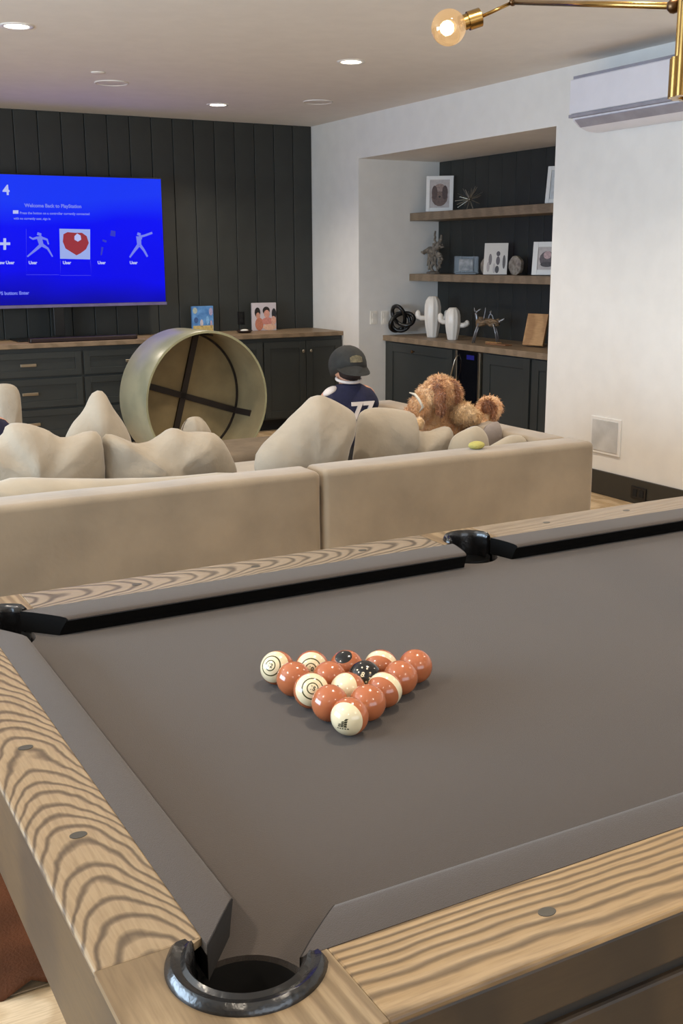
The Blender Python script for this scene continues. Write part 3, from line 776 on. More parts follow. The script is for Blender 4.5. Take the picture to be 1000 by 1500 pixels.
def limb(pts, w, m, name='figure'):
    P2 = [Vector(scr_xy(*p)).to_3d() for p in pts]
    mb = MB(); k = scr_xy(100, 300)[0]-scr_xy(99, 300)[0]
    mb.tube([(v.x, -.0042, v.y) for v in P2], [ww*k for ww in w], 8, flat=.0008/(max(w)*k) if False else 1)
    for v in mb.bm.verts: v.co.y = -.0042+(v.co.y+.0042)*.02
    return mb
def figure(name, parts, m):
    mb = MB()
    for pts, w in parts:
        s = limb(pts, w, m); me = bpy.data.meshes.new('tmp'); s.bm.to_mesh(me); s.bm.free(); mb.bm.from_mesh(me); bpy.data.meshes.remove(me)
    return mb.build(name, m, SCR)
figure('runner_icon', [([(58, 341), (57, 345)], [3, 3]), ([(57, 346), (61, 360)], [4, 3]), ([(55, 348), (48, 350), (43, 347)], [1.8, 1.4, 1]), ([(60, 348), (69, 351), (71, 358)], [2, 1.5, 1]),
    ([(60, 359), (52, 366), (40, 376)], [2.4, 1.8, 1]), ([(62, 359), (70, 364), (77, 376)], [2.4, 1.6, 1])], m_ui2)
figure('batter_icon', [([(204, 341), (203, 345)], [2.6, 2.8]), ([(203, 346), (204, 359)], [4, 3.2]), ([(204, 347), (212, 345), (223, 341)], [1.8, 1.6, 1.6]), ([(200, 350), (208, 349)], [1.6, 1.4]),
    ([(203, 359), (197, 367), (190, 377)], [2.6, 2, 1.2]), ([(205, 359), (211, 367), (216, 376)], [2.4, 1.8, 1.4])], m_ui2)
figure('faint_figure_icon', [([(166, 338), (165, 346)], [3.5, 4]), ([(150, 352), (156, 354)], [1.5, 1.5]), ([(150, 362), (148, 374)], [1.8, 1])], m_ui3)
flat([(87, 335), (132, 336), (132, 380), (88, 379)], m_tile, 'avatar_tile', -.0040)
flat([(93, 343), (99, 340), (110, 341), (120, 341), (127, 346), (130, 356), (126, 365), (118, 371), (112, 374), (104, 369), (96, 364), (92, 354)], m_red, 'red_heart_ball', -.0046)
flat([(109, 346), (113, 342), (118, 345), (119, 351), (114, 354), (109, 351)], m_ui, 'heart_shine', -.005)
for a, b_ in (((88, 381), (88, 403)), ((132, 381), (133, 403)), ((88, 403), (133, 403)), ((38, 402), (86, 402)), ((38, 335), (38, 402))):
    flat([(a[0], a[1]), (b_[0]+(.8 if a[0] == b_[0] or abs(a[0]-b_[0]) < 3 else 0), b_[1]), (b_[0]+(.8), b_[1]+.9), (a[0]+.8, a[1]+.9)], m_uib, 'frame_line')
MB().box((-.045, .012, .03), (.045, .05, tz0+.12), .004).build('stand_neck', m_black, TV)
MB().box((-.38, -.14, .0005), (.38, .17, .014), .005).build('stand_base', m_black, TV)
sb = thing('soundbar', 'long black soundbar lying on the countertop in front of the television', 'soundbar', (2.42, 8.74, CT))
MB().box((-.44, -.035, .0005), (.44, .04, .036), .008).build('body', mat('dark_plastic', (30, 20, 18), .4), sb)
MB().box((-.42, -.0375, .006), (.42, -.0345, .028), .001).build('cloth_front', mat('reddish_black_cloth', (36, 16, 14), .7), sb)

# picture book, photo canvas, small dish
pb = thing('picture_book', 'blue illustrated picture book standing on the countertop', 'book', (3.60, 9.12, CT+.0005), math.radians(6))
MB().box((-.105, -.012, 0), (.105, .012, .235), .002).build('cover', mat('book_blue', (66, 118, 178), .5, scale=14, rgb2=(110, 160, 214)), pb)
for a in [((-.1, 0), (.1, .065), (196, 172, 110)), ((-.1, .17), (-.055, .225), (170, 180, 170)), ((.06, .15), (.098, .22), (170, 160, 190)), ((-.03, .05), (.0, .12), (196, 186, 190)), ((.03, .07), (.06, .15), (130, 180, 225)), ((-.09, .09), (-.05, .14), (60, 90, 140)), ((.07, .04), (.09, .11), (190, 160, 170))]:
    (x0, z0), (x1, z1), c = a
    n = 10; cx, cz, rx, rz_ = (x0+x1)/2, (z0+z1)/2, (x1-x0)/2, (z1-z0)/2
    pts = [(x0, z0+.002), (x1, z0+.002), (x1, z1), (x0, z1)] if x1-x0 > .15 else [(cx+rx*math.cos(k*math.pi/5), cz+rz_*math.sin(k*math.pi/5)) for k in range(10)]
    MB().loft([[(x, y, z) for x, z in pts] for y in (-.0135, -.0118)]).build('printed_picture', mat('print', c, .5, var=.15, scale=60), pb)
pc = thing('photo_canvas', 'square photo print of children standing on the countertop', 'photo', (4.20, 9.12, CT+.0005), math.radians(-4))
MB().box((-.118, -.012, 0), (.118, .012, .25), .002).build('canvas', mat('canvas_pale', (196, 186, 190), .5, var=.05), pc)
for k, (cx, cz, rx, rz_, c) in enumerate([(-.065, .165, .028, .045, (28, 22, 22)), (-.06, .135, .02, .03, (196, 142, 120)), (.02, .18, .035, .036, (34, 26, 24)), (.025, .15, .028, .036, (208, 150, 132)), (.095, .15, .022, .05, (40, 40, 44)),
        (-.05, .06, .04, .058, (184, 116, 92)), (.03, .085, .055, .034, (196, 130, 118)), (.05, .03, .065, .028, (218, 176, 150)), (.09, .09, .024, .04, (210, 160, 140))]):
    pts = [(cx+rx*math.cos(j*math.pi/7), cz+rz_*math.sin(j*math.pi/7)) for j in range(14)]
    MB().loft([[(x, y, z) for x, z in pts] for y in (-.0128-.0004*k, -.0118)]).build('printed_picture', mat('print', c, .5, var=.1, scale=60), pc)
dsh = thing('small_tray', 'small dark tray with a pale thing on the countertop between book and photo', 'tray', (3.92, 8.93, CT+.0005))
MB().lathe([(.05, 0), (.075, .02), (.072, .022), (.048, .005)], 24).build('dish', mat('dark_wood', (50, 34, 28), .4), dsh, smooth=True)
MB().sphere((0, 0, .02), .025, 2, (1.6, 1, .5)).build('pale_lump', m_ceram, dsh, smooth=True)

# ------------------------------------------------------------------ alcove ornaments
S1, S2, S0 = 1.8905, 1.3665, .8325
def frame_photo(name, lb, y, x, z, w, h, rz, tilt, blobs, bd=.025, back=(186, 178, 176), th=.02):
    t = thing(name, lb, 'photo', (x, y, z), rz)
    t.rotation_euler = (0, tilt, rz)
    # local: face -x, width along y
    f = MB(); f.box((-th/2, -w/2, 0), (th/2, -w/2+bd, h), .002); f.box((-th/2, w/2-bd, 0), (th/2, w/2, h), .002); f.box((-th/2, -w/2+bd, 0), (th/2, w/2-bd, bd), .002); f.box((-th/2, -w/2+bd, h-bd), (th/2, w/2-bd, h), .002)
    f.build('frame', m_white, t)
    MB().box((-.003, -w/2+bd, bd), (.006, w/2-bd, h-bd)).build('photo', mat('photo_paper', back, .3, var=.1, scale=30), t)
    for k, (cy, cz, ry, rz_, c) in enumerate(blobs):
        pts = [(cy+ry*math.cos(j*math.pi/7), cz+rz_*math.sin(j*math.pi/7)) for j in range(14)]
        MB().loft([[(xx, y_, z_) for y_, z_ in pts] for xx in (-.0035-.0004*k, -.002)]).build('printed_picture', mat('print', c, .5, var=.2, scale=60), t)
    MB().box((.006, -.012, .013), (.06, .012, .018)).build('easel_foot', m_black, t)
    return t
frame_photo('framed_photo', 'white framed photo of a curly dog on the upper shelf', 8.105, 5.43, S1+.005, .235, .30, math.radians(50), math.radians(6),
    [(.0, .12, .07, .075, (104, 82, 74)), (.0, .2, .045, .035, (150, 128, 120)), (-.045, .16, .025, .06, (78, 58, 54)), (.045, .16, .025, .06, (84, 64, 58)), (.0, .14, .022, .03, (120, 96, 84)), (.0, .125, .01, .01, (40, 30, 28))], .032)
frame_photo('framed_photo', 'pale picture frame on the upper shelf, half hidden by the wall edge', 6.50, 5.42, S1+.005, .22, .27, math.radians(30), math.radians(10), [(0, .13, .05, .06, (120, 130, 140))], .03, (196, 200, 204))
frame_photo('framed_photo', 'white framed photo on the lower shelf, half hidden by the wall edge', 6.62, 5.42, S2+.005, .225, .25, math.radians(38), math.radians(10),
    [(0, .12, .06, .06, (90, 80, 84)), (.0, .15, .03, .03, (190, 160, 160)), (0, .08, .05, .02, (60, 52, 56))], .04)
# burst
st = thing('starburst_ornament', 'spiky silver starburst ornament on the upper shelf beside the dog photo', 'ornament', (5.42, 7.64, S1+.085))
mb = MB()
for k in range(34):
    v = Vector((random.gauss(0, 1), random.gauss(0, 1), random.gauss(0, 1))).normalized(); l = random.uniform(.08, .13)
    if v.z < 0: l = min(l, .082/max(-v.z, .3)) if -v.z > .1 else l
    mb.tube([v*.006, v*l], [.0035, .0016], 5)
mb.build('spikes', mat('dull_silver', (150, 144, 130), .35, .8), st)
MB().sphere((0, 0, 0), .018, 2).build('core', mat('dull_silver_core', (120, 112, 100), .35, .8), st, smooth=True)
# driftwood / coral sculpture
dw = thing('driftwood_sculpture', 'grey driftwood sculpture of a winged shape on the lower shelf', 'sculpture', (5.42, 8.17, S2))
m_dw = mat('driftwood', (136, 128, 116), .8, scale=30, rgb2=(96, 88, 78), bump=.4)
mb = MB(); random.seed(3); DWS = 1.22; dw.scale = (DWS,)*3
MB().lathe([(.05, 0), (.05, .012), (.02, .02)], 16).build('base', m_dw, dw)
def wig(a, b, r0, r1, n=8, amp=.012):
    a, b = Vector(a), Vector(b)
    return [a.lerp(b, i/(n-1))+Vector((random.uniform(-1, 1), random.uniform(-1, 1), random.uniform(-1, 1)))*amp*(0 < i < n-1) for i in range(n)], [r0+(r1-r0)*i/(n-1) for i in range(n)]
for a, b_, r0, r1 in [((0, 0, .01), (0, .01, .12), .010, .018), ((0, .01, .12), (0, -.05, .20), .026, .022), ((0, -.05, .19), (0, -.10, .27), .018, .008), ((0, .0, .17), (0, .16, .155), .026, .007),
    ((0, .03, .15), (0, .06, .03), .014, .008), ((0, -.04, .16), (0, -.09, .04), .016, .008), ((0, -.06, .15), (0, -.12, .10), .014, .008), ((0, .04, .16), (0, .08, .06), .013, .006), ((0, -.07, .2), (0, -.13, .19), .012, .006), ((0, -.02, .12), (.02, -.03, .02), .012, .008), ((0, 0, .16), (0, -.02, .30), .012, .006), ((0, -.1, .1), (0, -.07, .03), .012, .01)]:
    p, r = wig(a, b_, r0, r1); mb.tube(p, r, 8)
mb.build('branches', m_dw, dw, smooth=True)
# small clear frame with photo
cf = thing('clear_photo_stand', 'small clear glass block frame with a pale photo on the lower shelf', 'picture frame', (5.42, 7.67, S2), math.radians(40))
m_clr = mat('clear_acrylic', (110, 110, 108), .08, var=.01); m_clr.node_tree.nodes['Principled BSDF'].inputs['Alpha'].default_value = .10
MB().box((-.012, -.105, .0), (.012, .105, .15), .003).build('glass_block', m_clr, cf)
MB().box((-.016, -.06, .03), (-.0125, .06, .125)).build('photo', mat('bw_photo', (150, 146, 140), .4, scale=22, rgb2=(80, 76, 76)), cf)
MB().box((-.02, -.09, .0), (.02, .09, .014), .002).build('base', m_black, cf)
# postcard and two agate slices
pcx = thing('photo_card', 'white photo card with dark figures leaning on round stones on the lower shelf', 'card', (5.40, 7.24, S2+.003)); pcx.rotation_euler = (0, math.radians(7), math.radians(38))
MB().box((-.003, -.098, 0), (.003, .098, .25), .001).build('card', mat('card_white', (214, 208, 200), .5, var=.03), pcx)
for k, (cy, cz, ry, rz_, c) in enumerate([(-.02, .165, .016, .02, (80, 70, 72)), (.045, .12, .014, .045, (120, 112, 112)), (-.02, .11, .016, .035, (90, 80, 84)), (-.015, .04, .016, .03, (60, 52, 54)), (-.07, .1, .012, .055, (90, 82, 80)), (.06, .06, .012, .04, (170, 160, 158)), (.01, .05, .01, .04, (190, 182, 178))]):
    pts = [(cy+ry*math.cos(j*math.pi/7), cz+rz_*math.sin(j*math.pi/7)) for j in range(14)]
    MB().loft([[(x, y_, z_) for y_, z_ in pts] for x in (-.0036-.0004*k, -.0028)]).build('printed_figure', mat('print', c, .5, var=.1), pcx)
for y, r, lb in ((7.43, .07, 'round pale stone slice behind the left side of the white card'), (7.04, .078, 'round banded stone slice behind the right side of the white card')):
    g = thing('stone_slice', lb, 'stone', (5.46, y-.0, S2+r-.004), 0, 'stone slices on the lower shelf')
    ring = []
    for xx, k in ((-.02, .9), (-.016, 1), (.012, 1), (.02, .92)):
        ring.append([(xx, (r*k)*math.cos(a*math.pi/14)*(1+.05*math.sin(3*a*.4)), max((r*k*.98)*math.sin(a*math.pi/14), -r+.004)) for a in range(28)])
    MB().loft(ring).build('slice', mat('agate', (170, 160, 146), .35, scale=35, rgb2=(120, 108, 96)), g, autosm=50)
# knot
kn = thing('knot_sculpture', 'black tangled knot sculpture on the alcove countertop', 'sculpture', (5.14, 8.265, S0+.145)); kn.rotation_euler = (0, 0, math.radians(50)); kn.scale = (1.4, 1.4, 1.4)
pts = []
for i in range(120):
    t_ = i/120*2*math.pi
    x = math.sin(3*t_)*.35; y = (math.sin(t_)+2*math.sin(2*t_))*.42; z = (math.cos(t_)-2*math.cos(2*t_))*.42
    y2, z2 = y*math.cos(.6)-z*math.sin(.6), y*math.sin(.6)+z*math.cos(.6)
    pts.append((x*.075, y2*.068, max(z2*.068, -.090)))
MB().tube(pts, .0125, 10, closed=True).build('knot_loop', m_black, kn, smooth=True)
MB().tube([(.02+.01*math.sin(t_), .058*math.cos(t_), .056*math.sin(t_)-.02) for t_ in [k*2*math.pi/40 for k in range(40)]], .0115, 10, closed=True).build('inner_ring', m_black, kn, smooth=True)
# cactus vases
def cactus(y, x, H, R, arms, lb):
    t = thing('cactus_vase', lb, 'vase', (x, y, S0), math.radians(58), 'white cactus shaped vases')
    mb = MB(); seg = 40; rings = []
    prof = [(0, .62), (.03, .66), (.25, .86), (.5, 1), (.75, .98), (.88, .84), (.95, .62), (.985, .45), (.985, .36), (.93, .30)]
    for h, r in prof:
        rings.append([((R*r*(1+.05*math.cos(10*a))*math.cos(a)), (R*r*(1+.05*math.cos(10*a))*math.sin(a)), H*h) for a in [k*2*math.pi/seg for k in range(seg)]])
    mb.loft(rings); mb.build('body', m_ceram, t, smooth=True)
    for s, z0, ln, up in arms:
        p = [(0, s*R*.7, z0), (0, s*(R+ln*.5), z0-.0), (0, s*(R+ln*.9), z0+.012), (0, s*(R+ln), z0+up*.5), (0, s*(R+ln*.98), z0+up), (0, s*(R+ln*.95), z0+up+.012)]
        MB().tube(p, [.022, .022, .024, .024, .02, .008], 12).build('arm', m_ceram, t, smooth=True)
    return t
cactus(7.90, 5.24, .355, .072, [(1, .165, .055, .055), (-1, .16, .05, .06)], 'tall white ceramic cactus vase with two arms, beside the black knot')
cactus(7.565, 5.22, .27, .064, [(1, .15, .04, .06), (-1, .12, .055, .03)], 'shorter white ceramic cactus vase, right of the tall one')
# stick animal
an = thing('animal_figurine', 'small wire and wood animal figurine with silver legs on the alcove countertop', 'figurine', (5.24, 7.10, S0), math.radians(35)); an.scale = (1.2, 1.2, 1.2)
m_sl = mat('silver_wire', (136, 138, 142), .3, .7); m_wd2 = mat('brown_wood', (128, 104, 76), .6, scale=40, rgb2=(90, 74, 56))
mb = MB(); random.seed(5)
for k in range(9):
    p, r = wig((random.uniform(-.02, .02), .075, .135+random.uniform(-.02, .03)), (random.uniform(-.02, .02), -.075, .14+random.uniform(-.02, .02)), .011, .009, 7, .012); mb.tube(p, r, 7)
mb.build('body', m_wd2, an, smooth=True)
for sx in (-.02, .02):
    for y_ in (.075, -.055):
        MB().tube([(sx, y_*.8, .13), (sx, y_*1.1, .07), (sx, y_*1.35, .0)], [.007, .006, .005], 7).build('leg', m_sl, an, smooth=True)
mb = MB()
for a, b_, r0, r1 in [((0, -.07, .14), (0, -.115, .165), .012, .007), ((0, .07, .14), (0, .085, .2), .012, .009), ((0, .085, .2), (0, .05, .225), .008, .003), ((0, .085, .2), (0, .1, .235), .006, .002), ((0, .0, .15), (0, -.02, .215), .006, .003), ((0, .03, .15), (0, .02, .235), .006, .002), ((0, -.04, .15), (0, -.01, .21), .005, .003)]:
    p, r = wig(a, b_, r0, r1, 5, .004); mb.tube(p, r, 7)
mb.build('head_and_antlers', m_sl, an, smooth=True)
# tilted wooden board
wbd = thing('wooden_board', 'tan wooden board leaning back on the alcove countertop', 'board', (5.30, 6.60, S0+.008)); wbd.rotation_euler = (0, math.radians(17), math.radians(20))
m_tan = wood('tan_wood', (190, 148, 100), (166, 124, 80), 'y', 1, 6, .1)
MB().box((-.012, -.09, .003), (.012, .09, .25), .003).build('board', m_tan, wbd)
MB().box((.012, -.02, .026), (.07, .02, .036), .002).build('foot', m_tan, wbd)
bl = thing('wooden_paddle', 'flat pieces of wood lying on the alcove countertop before the leaning board', 'paddle', (5.20, 6.90, S0))
MB().box((-.035, -.13, .0), (.035, .13, .012), .004).build('slab', mat('brown_wood_slab', (136, 96, 66), .5, scale=20), bl)
MB().box((-.02, .0, .012), (.03, .15, .02), .003).build('top_slab', m_tan, bl)

# ------------------------------------------------------------------ sofa
SF = thing('sectional_sofa', 'beige velvet sectional sofa with its low back towards the pool table', 'sofa', (1.4, 4.2, 0))
so = (1.4, 4.2, 0)
SY, ST, SXR = 3.535, .72, 3.205
def sp_(mb, name, m, org, **k): return loc_part(mb, name, m, SF, org, so, **k)
def slab(a, b, bev=.03, seed=0, amp=.004, seg=4):
    mb = MB(); r = bmesh.ops.create_cube(mb.bm, size=1)
    c = [(x+y)/2 for x, y in zip(a, b)]; d = [abs(y-x) for x, y in zip(a, b)]
    for v in mb.bm.verts: v.co = Vector((v.co.x*d[0], v.co.y*d[1], v.co.z*d[2]))+Vector(c)
    n = [max(1, int(x/.14)) for x in d]
    for ax in range(3):
        for k in range(1, n[ax]):
            p = Vector(a); p[ax] = a[ax]+(b[ax]-a[ax])*k/n[ax]; nn = Vector((0, 0, 0)); nn[ax] = 1
            bmesh.ops.bisect_plane(mb.bm, geom=mb.bm.verts[:]+mb.bm.edges[:]+mb.bm.faces[:], plane_co=p, plane_no=nn)
    es = [e for e in mb.bm.edges if len(e.link_faces) == 2 and e.link_faces[0].normal.angle(e.link_faces[1].normal, 0) > .5]
    mb.bm.normal_update()
    es = [e for e in mb.bm.edges if len(e.link_faces) == 2 and e.calc_face_angle(0) > .5]
    bmesh.ops.bevel(mb.bm, geom=es, offset=bev, segments=seg, profile=.5, affect='EDGES')
    mb.bm.normal_update()
    for v in mb.bm.verts:
        q = noise.noise(v.co*3.1+Vector((seed, 0, 0)))*amp; v.co += v.normal*q
    return mb
sp_(slab((-.9, SY, .03), (1.857, SY+.17, ST), .028, 1), 'back', m_sofa, (.6, SY, .4), smooth=True)
sp_(slab((1.863, SY, .03), (SXR, SY+.17, ST), .028, 2), 'back', m_sofa, (2.5, SY, .4), smooth=True)
sp_(slab((SXR-.17, SY+.173, .03), (SXR, 5.25, ST-.004), .028, 3), 'arm', m_sofa, (SXR, 4.5, .4), smooth=True)
sp_(slab((-.9, SY+.173, .05), (1.07, 5.3, .27), .02, 4), 'base', m_sofa, (.1, 4.5, .2), smooth=True)
sp_(slab((1.08, SY+.173, .05), (SXR-.173, 5.3, .27), .02, 4), 'base', m_sofa, (2.1, 4.5, .2), smooth=True)
for i, (xa, xb) in enumerate(((-.89, .09), (.10, 1.07), (1.08, 2.05), (2.06, SXR-.175))):
    sp_(slab((xa, SY+.178, .273), (xb, 5.36, .43), .05, 5+i, .008), 'seat_cushion', m_sofatop, (xa, 4.5, .3), smooth=True)
for x in (-.8, 1.7, 1.9, SXR-.08): 
    sp_(MB().box((x-.03, SY+.04, 0), (x+.03, SY+.1, .035)), 'foot', m_black, (x, SY, 0))

def smooth_poly(P, it=2):
    for _ in range(it):
        Q = []
        for i in range(len(P)):
            a, b_ = P[i], P[(i+1) % len(P)]
            Q += [a.lerp(b_, .25), a.lerp(b_, .75)]
        P = Q
    return P
def pillow(name, label, cat, px, Y, T, m, lean=0., seed=0, wr=.012, it=2, group=None, flatb=.5, zmin=.437, ymin=3.712):
    "stuffed shape: outline in the x-z plane at y=Y inflated to thickness T"
    P = smooth_poly([at(x, y, Y) for x, y in px], it)
    # resample
    n = 72; L_ = [0]
    for i in range(len(P)): L_.append(L_[-1]+(P[(i+1) % len(P)]-P[i]).length)
    Q = []; k = 0
    for j in range(n):
        s = L_[-1]*j/n
        while L_[k+1] < s: k += 1
        f = (s-L_[k])/max(L_[k+1]-L_[k], 1e-9); Q.append(P[k].lerp(P[(k+1) % len(P)], f))
    c = sum(Q, Vector())/n
    mb = MB(); rings = []
    lv = [1, .985, .95, .89, .8, .68, .54, .38, .2]
    for side in (1, -1):
        for r in (lv if side == 1 else lv[::-1]):
            if side == -1 and r == 1: continue
            ring = []
            for q in Q:
                p = c+(q-c)*r
                h = T/2*(1-r**2.6)**flatb
                nz_ = noise.fractal(Vector((p.x*6+seed*7.3, p.z*6, side*3.1)), 1.0, 2.0, 4)*wr*1.3*(.3+.7*(1-r))*(r < 1)
                ridge = -abs(noise.noise(Vector((p.x*9+seed, p.z*5-seed, side*1.7))))*wr*1.2*(r < .99)
                y = -side*(h+nz_+ridge)
                y += lean*(p.z-c.z)
                ring.append((min(p.x, SXR-.175), max(p.y+y, ymin), max(p.z, zmin)))
            rings.append(ring)
    rs = [[mb.bm.verts.new(v) for v in r] for r in rings]
    # order: front from rim to centre, back from centre to rim
    nf = len(lv)
    front, back = rs[:nf], rs[nf:]
    for a, b_ in list(zip(front, front[1:]))+list(zip(back, back[1:])):
        for i in range(n): j = (i+1) % n; mb.bm.faces.new((a[i], a[j], b_[j], b_[i]))
    for i in range(n): j = (i+1) % n; mb.bm.faces.new((back[-1][i], back[-1][j], front[0][j], front[0][i]))
    mb.bm.faces.new(front[-1]); mb.bm.faces.new(back[0][::-1])
    org = Vector((c.x, c.y, min(q.z for q in Q)))
    for v in mb.bm.verts: v.co -= org
    o = mb.build(name, m, smooth=True, loc=org)
    return tag(o, label, cat, group)
pillow('back_cushion', 'long beige loose cushion lying along the sofa back, under the two big left pillows', 'cushion', [(-60, 712), (0, 706), (16, 699), (120, 702), (250, 700), (345, 690), (352, 702), (350, 770), (180, 800), (10, 812), (-60, 820)], 3.90, .22, m_sofatop, 0, 1, .008, 1)
pillow('pillow', 'large rumpled beige pillow at the left end of the sofa back', 'pillow', [(-60, 650), (-20, 648), (4, 640), (10, 621), (36, 619), (72, 630), (88, 643), (110, 638), (138, 629), (151, 640), (155, 700), (150, 770), (40, 790), (-60, 790)], 4.14, .24, m_pil, .05, 2, .026, 1)
pillow('pillow', 'beige pillow with one corner pointing up, behind the large left pillow', 'pillow', [(92, 655), (104, 625), (125, 603), (138, 574), (155, 572), (165, 595), (185, 622), (196, 650), (192, 780), (90, 780)], 4.36, .18, m_pil, .1, 3, .012, 2)
pillow('pillow', 'wide slumped beige pillow leaning in the middle left of the sofa', 'pillow', [(150, 645), (156, 634), (176, 640), (202, 652), (226, 645), (254, 624), (272, 634), (300, 632), (320, 636), (336, 660), (346, 684), (346, 706), (300, 745), (215, 770), (165, 770), (152, 700)], 4.16, .24, m_pil, .05, 4, .034, 1)
pillow('pillow', 'knotted pillow corner showing behind the wide slumped pillow', 'pillow', [(264, 640), (268, 624), (275, 612), (288, 610), (297, 612), (308, 628), (314, 645), (312, 720), (270, 720)], 4.36, .12, m_pil, .05, 5, .03)
pillow('pillow', 'diamond shaped beige pillow standing on its corner left of the child', 'pillow', [(372, 690), (378, 660), (415, 625), (448, 592), (466, 577), (486, 584), (512, 598), (523, 608), (518, 632), (508, 660), (500, 720), (440, 770), (385, 760)], 3.98, .22, m_pil, .06, 6, .012, 1)
pillow('pillow', 'wide flat beige pillow below the child, in front of the dog', 'pillow', [(516, 690), (522, 640), (527, 604), (548, 596), (590, 600), (612, 606), (606, 632), (635, 632), (655, 622), (664, 632), (664, 690), (640, 750), (560, 770), (516, 760)], 4.06, .19, m_pil, .05, 7, .018)
pillow('pillow', 'small pale pillow tucked below the dog, right of the wide flat pillow', 'pillow', [(654, 700), (660, 644), (682, 628), (702, 622), (716, 640), (716, 700), (690, 730), (660, 730)], 3.92, .13, m_sofatop, .03, 8, .02)
pillow('pillow', 'small mauve grey cushion below the right part of the dog', 'pillow', [(700, 690), (702, 640), (712, 622), (730, 616), (744, 624), (748, 690), (720, 720)], 4.0, .08, mat('mauve_fabric', (132, 120, 112), .9, bump=.2), .03, 9, .015)
pillow('pillow', 'beige pillow slumped against the right arm of the sofa', 'pillow', [(712, 700), (714, 658), (730, 646), (752, 636), (772, 640), (786, 660), (790, 700), (740, 720)], 3.82, .12, m_sofatop, .03, 10, .015)
pillow('back_cushion', 'upright grey beige cushion at the far left edge behind the sofa pillows', 'cushion', [(-12, 570), (-4, 562), (18, 562), (28, 570), (31, 590), (33, 640), (31, 720), (-12, 720)], 5.22, .14, m_pil, .03, 11, .008, 2)
tb = MB().sphere((0, 0, 0), .028, 3, (1.35, 1.0, .62)); p = at(697, 650, 3.86)
tag(tb.build('yellow_toy', mat('yellow_felt', (172, 164, 92), .9, bump=.5, bscale=120), smooth=True, loc=(2.64, 3.635, ST+.017)), 'small yellow soft toy lying on the sofa back', 'toy')
# ottoman behind
ot = thing('ottoman', 'low brown beige ottoman standing behind the sofa cushions, before the round drum', 'ottoman', (2.78, 6.45, 0))
for mbx, nm, mm in ((slab((-.32, -.3, .04), (.42, .3, .31), .05, 20), 'body', mat('brown_velvet', (112, 98, 80), .9, var=.15, bump=.2)),):
    mbx.build(nm, mm, ot, smooth=True)
for sx in (-1, 1):
    for sy in (-1, 1): MB().box((.05+sx*.3-.03, sy*.24-.03, 0), (.05+sx*.3+.03, sy*.24+.03, .05)).build('foot', m_black, ot)

# ------------------------------------------------------------------ drum table on its side
DR = thing('round_drum_table', 'round hollow drum table tipped on its side, open side with cross braces facing out', 'table', (2.845, 7.70, 0))
m_drum = mat('drum_outer', (152, 150, 126), .32, var=.15, scale=4, rgb2=(128, 130, 110)); m_din = mat('drum_inner', (140, 124, 90), .8, var=.15, scale=5); m_rim = mat('drum_rim', (150, 146, 112), .6)
R0, DP = .503, .42
q = Matrix.Translation((0, 0, R0)) @ Vector((.135, -.99, 0)).to_track_quat('Z', 'Y').to_matrix().to_4x4()
DR.rotation_euler = (math.radians(0), 0, 0)
mb = MB(); mb.lathe([(R0-.003, 0), (R0, .004), (R0, DP-.004), (R0-.003, DP)], 72, q, cap=False)
mb.lathe([(.001, 0), (R0-.003, 0)], 72, q, cap=False)
mb.build('shell', m_drum, DR, autosm=50)
MB().lathe([(R0-.018, DP-.002), (R0-.018, .022), (.001, .022)], 72, q, cap=False).build('inner_lining', m_din, DR, autosm=50)
MB().lathe([(R0-.018, DP-.002), (R0-.018, DP+.001), (R0-.003, DP+.001), (R0-.003, DP-.002)], 72, q, cap=False).build('rim', m_rim, DR, autosm=50)
m_br = mat('dark_brace', (36, 26, 20), .6)
for ang in (74, -18):
    a = math.radians(ang); RI = R0-.018
    # strap: across the inner disc and up the wall, in the local disc frame
    loc3 = [(-1, .20), (-1, .035), (1, .035), (1, .24)]
    mb = MB()
    w = .023
    rr = q.to_3x3()
    lx = rr.inverted() @ Vector((math.cos(a), 0, math.sin(a)))
    lx.z = 0; lx.normalize(); ly = Vector((-lx.y, lx.x, 0))
    def pt(s, h, o_, dr=0): return q @ (lx*s*(RI-dr)+ly*o_+Vector((0, 0, h)))
    for s in (-1, 1):
        h1 = .25 if s > 0 else .12
        mb.loft([[pt(s, .025, -w, .002), pt(s, .025, w, .002), pt(s, .025, w, .014), pt(s, .025, -w, .014)], [pt(s, h1, -w, .002), pt(s, h1, w, .002), pt(s, h1, w, .014), pt(s, h1, -w, .014)]])
    mb.loft([[pt(-1, .024, -w, .001), pt(-1, .024, w, .001), pt(-1, .042, w, .001), pt(-1, .042, -w, .001)], [pt(1, .024, -w, .001), pt(1, .024, w, .001), pt(1, .042, w, .001), pt(1, .042, -w, .001)]])
    mb.build('cross_brace', m_br, DR)
pr = [(R0-.020, .022), (R0-.020, .034), (R0-.034, .034), (R0-.034, .022)]
MB().lathe(pr, 72, q, cap=False).build('edge_band', m_br, DR)

# ------------------------------------------------------------------ hide rug under the table's far side
rg = MB(); rings = []
def hide(a):
    return 1+.10*math.sin(3*a+.4)+.07*math.sin(5*a+1.2)+.04*math.sin(9*a)
random.seed(2)
outl = []
n = 140
for i in range(n):
    a = 2*math.pi*i/n; outl.append((.15+1.15*hide(a)*math.cos(a), 2.90+.80*hide(a)*math.sin(a)))
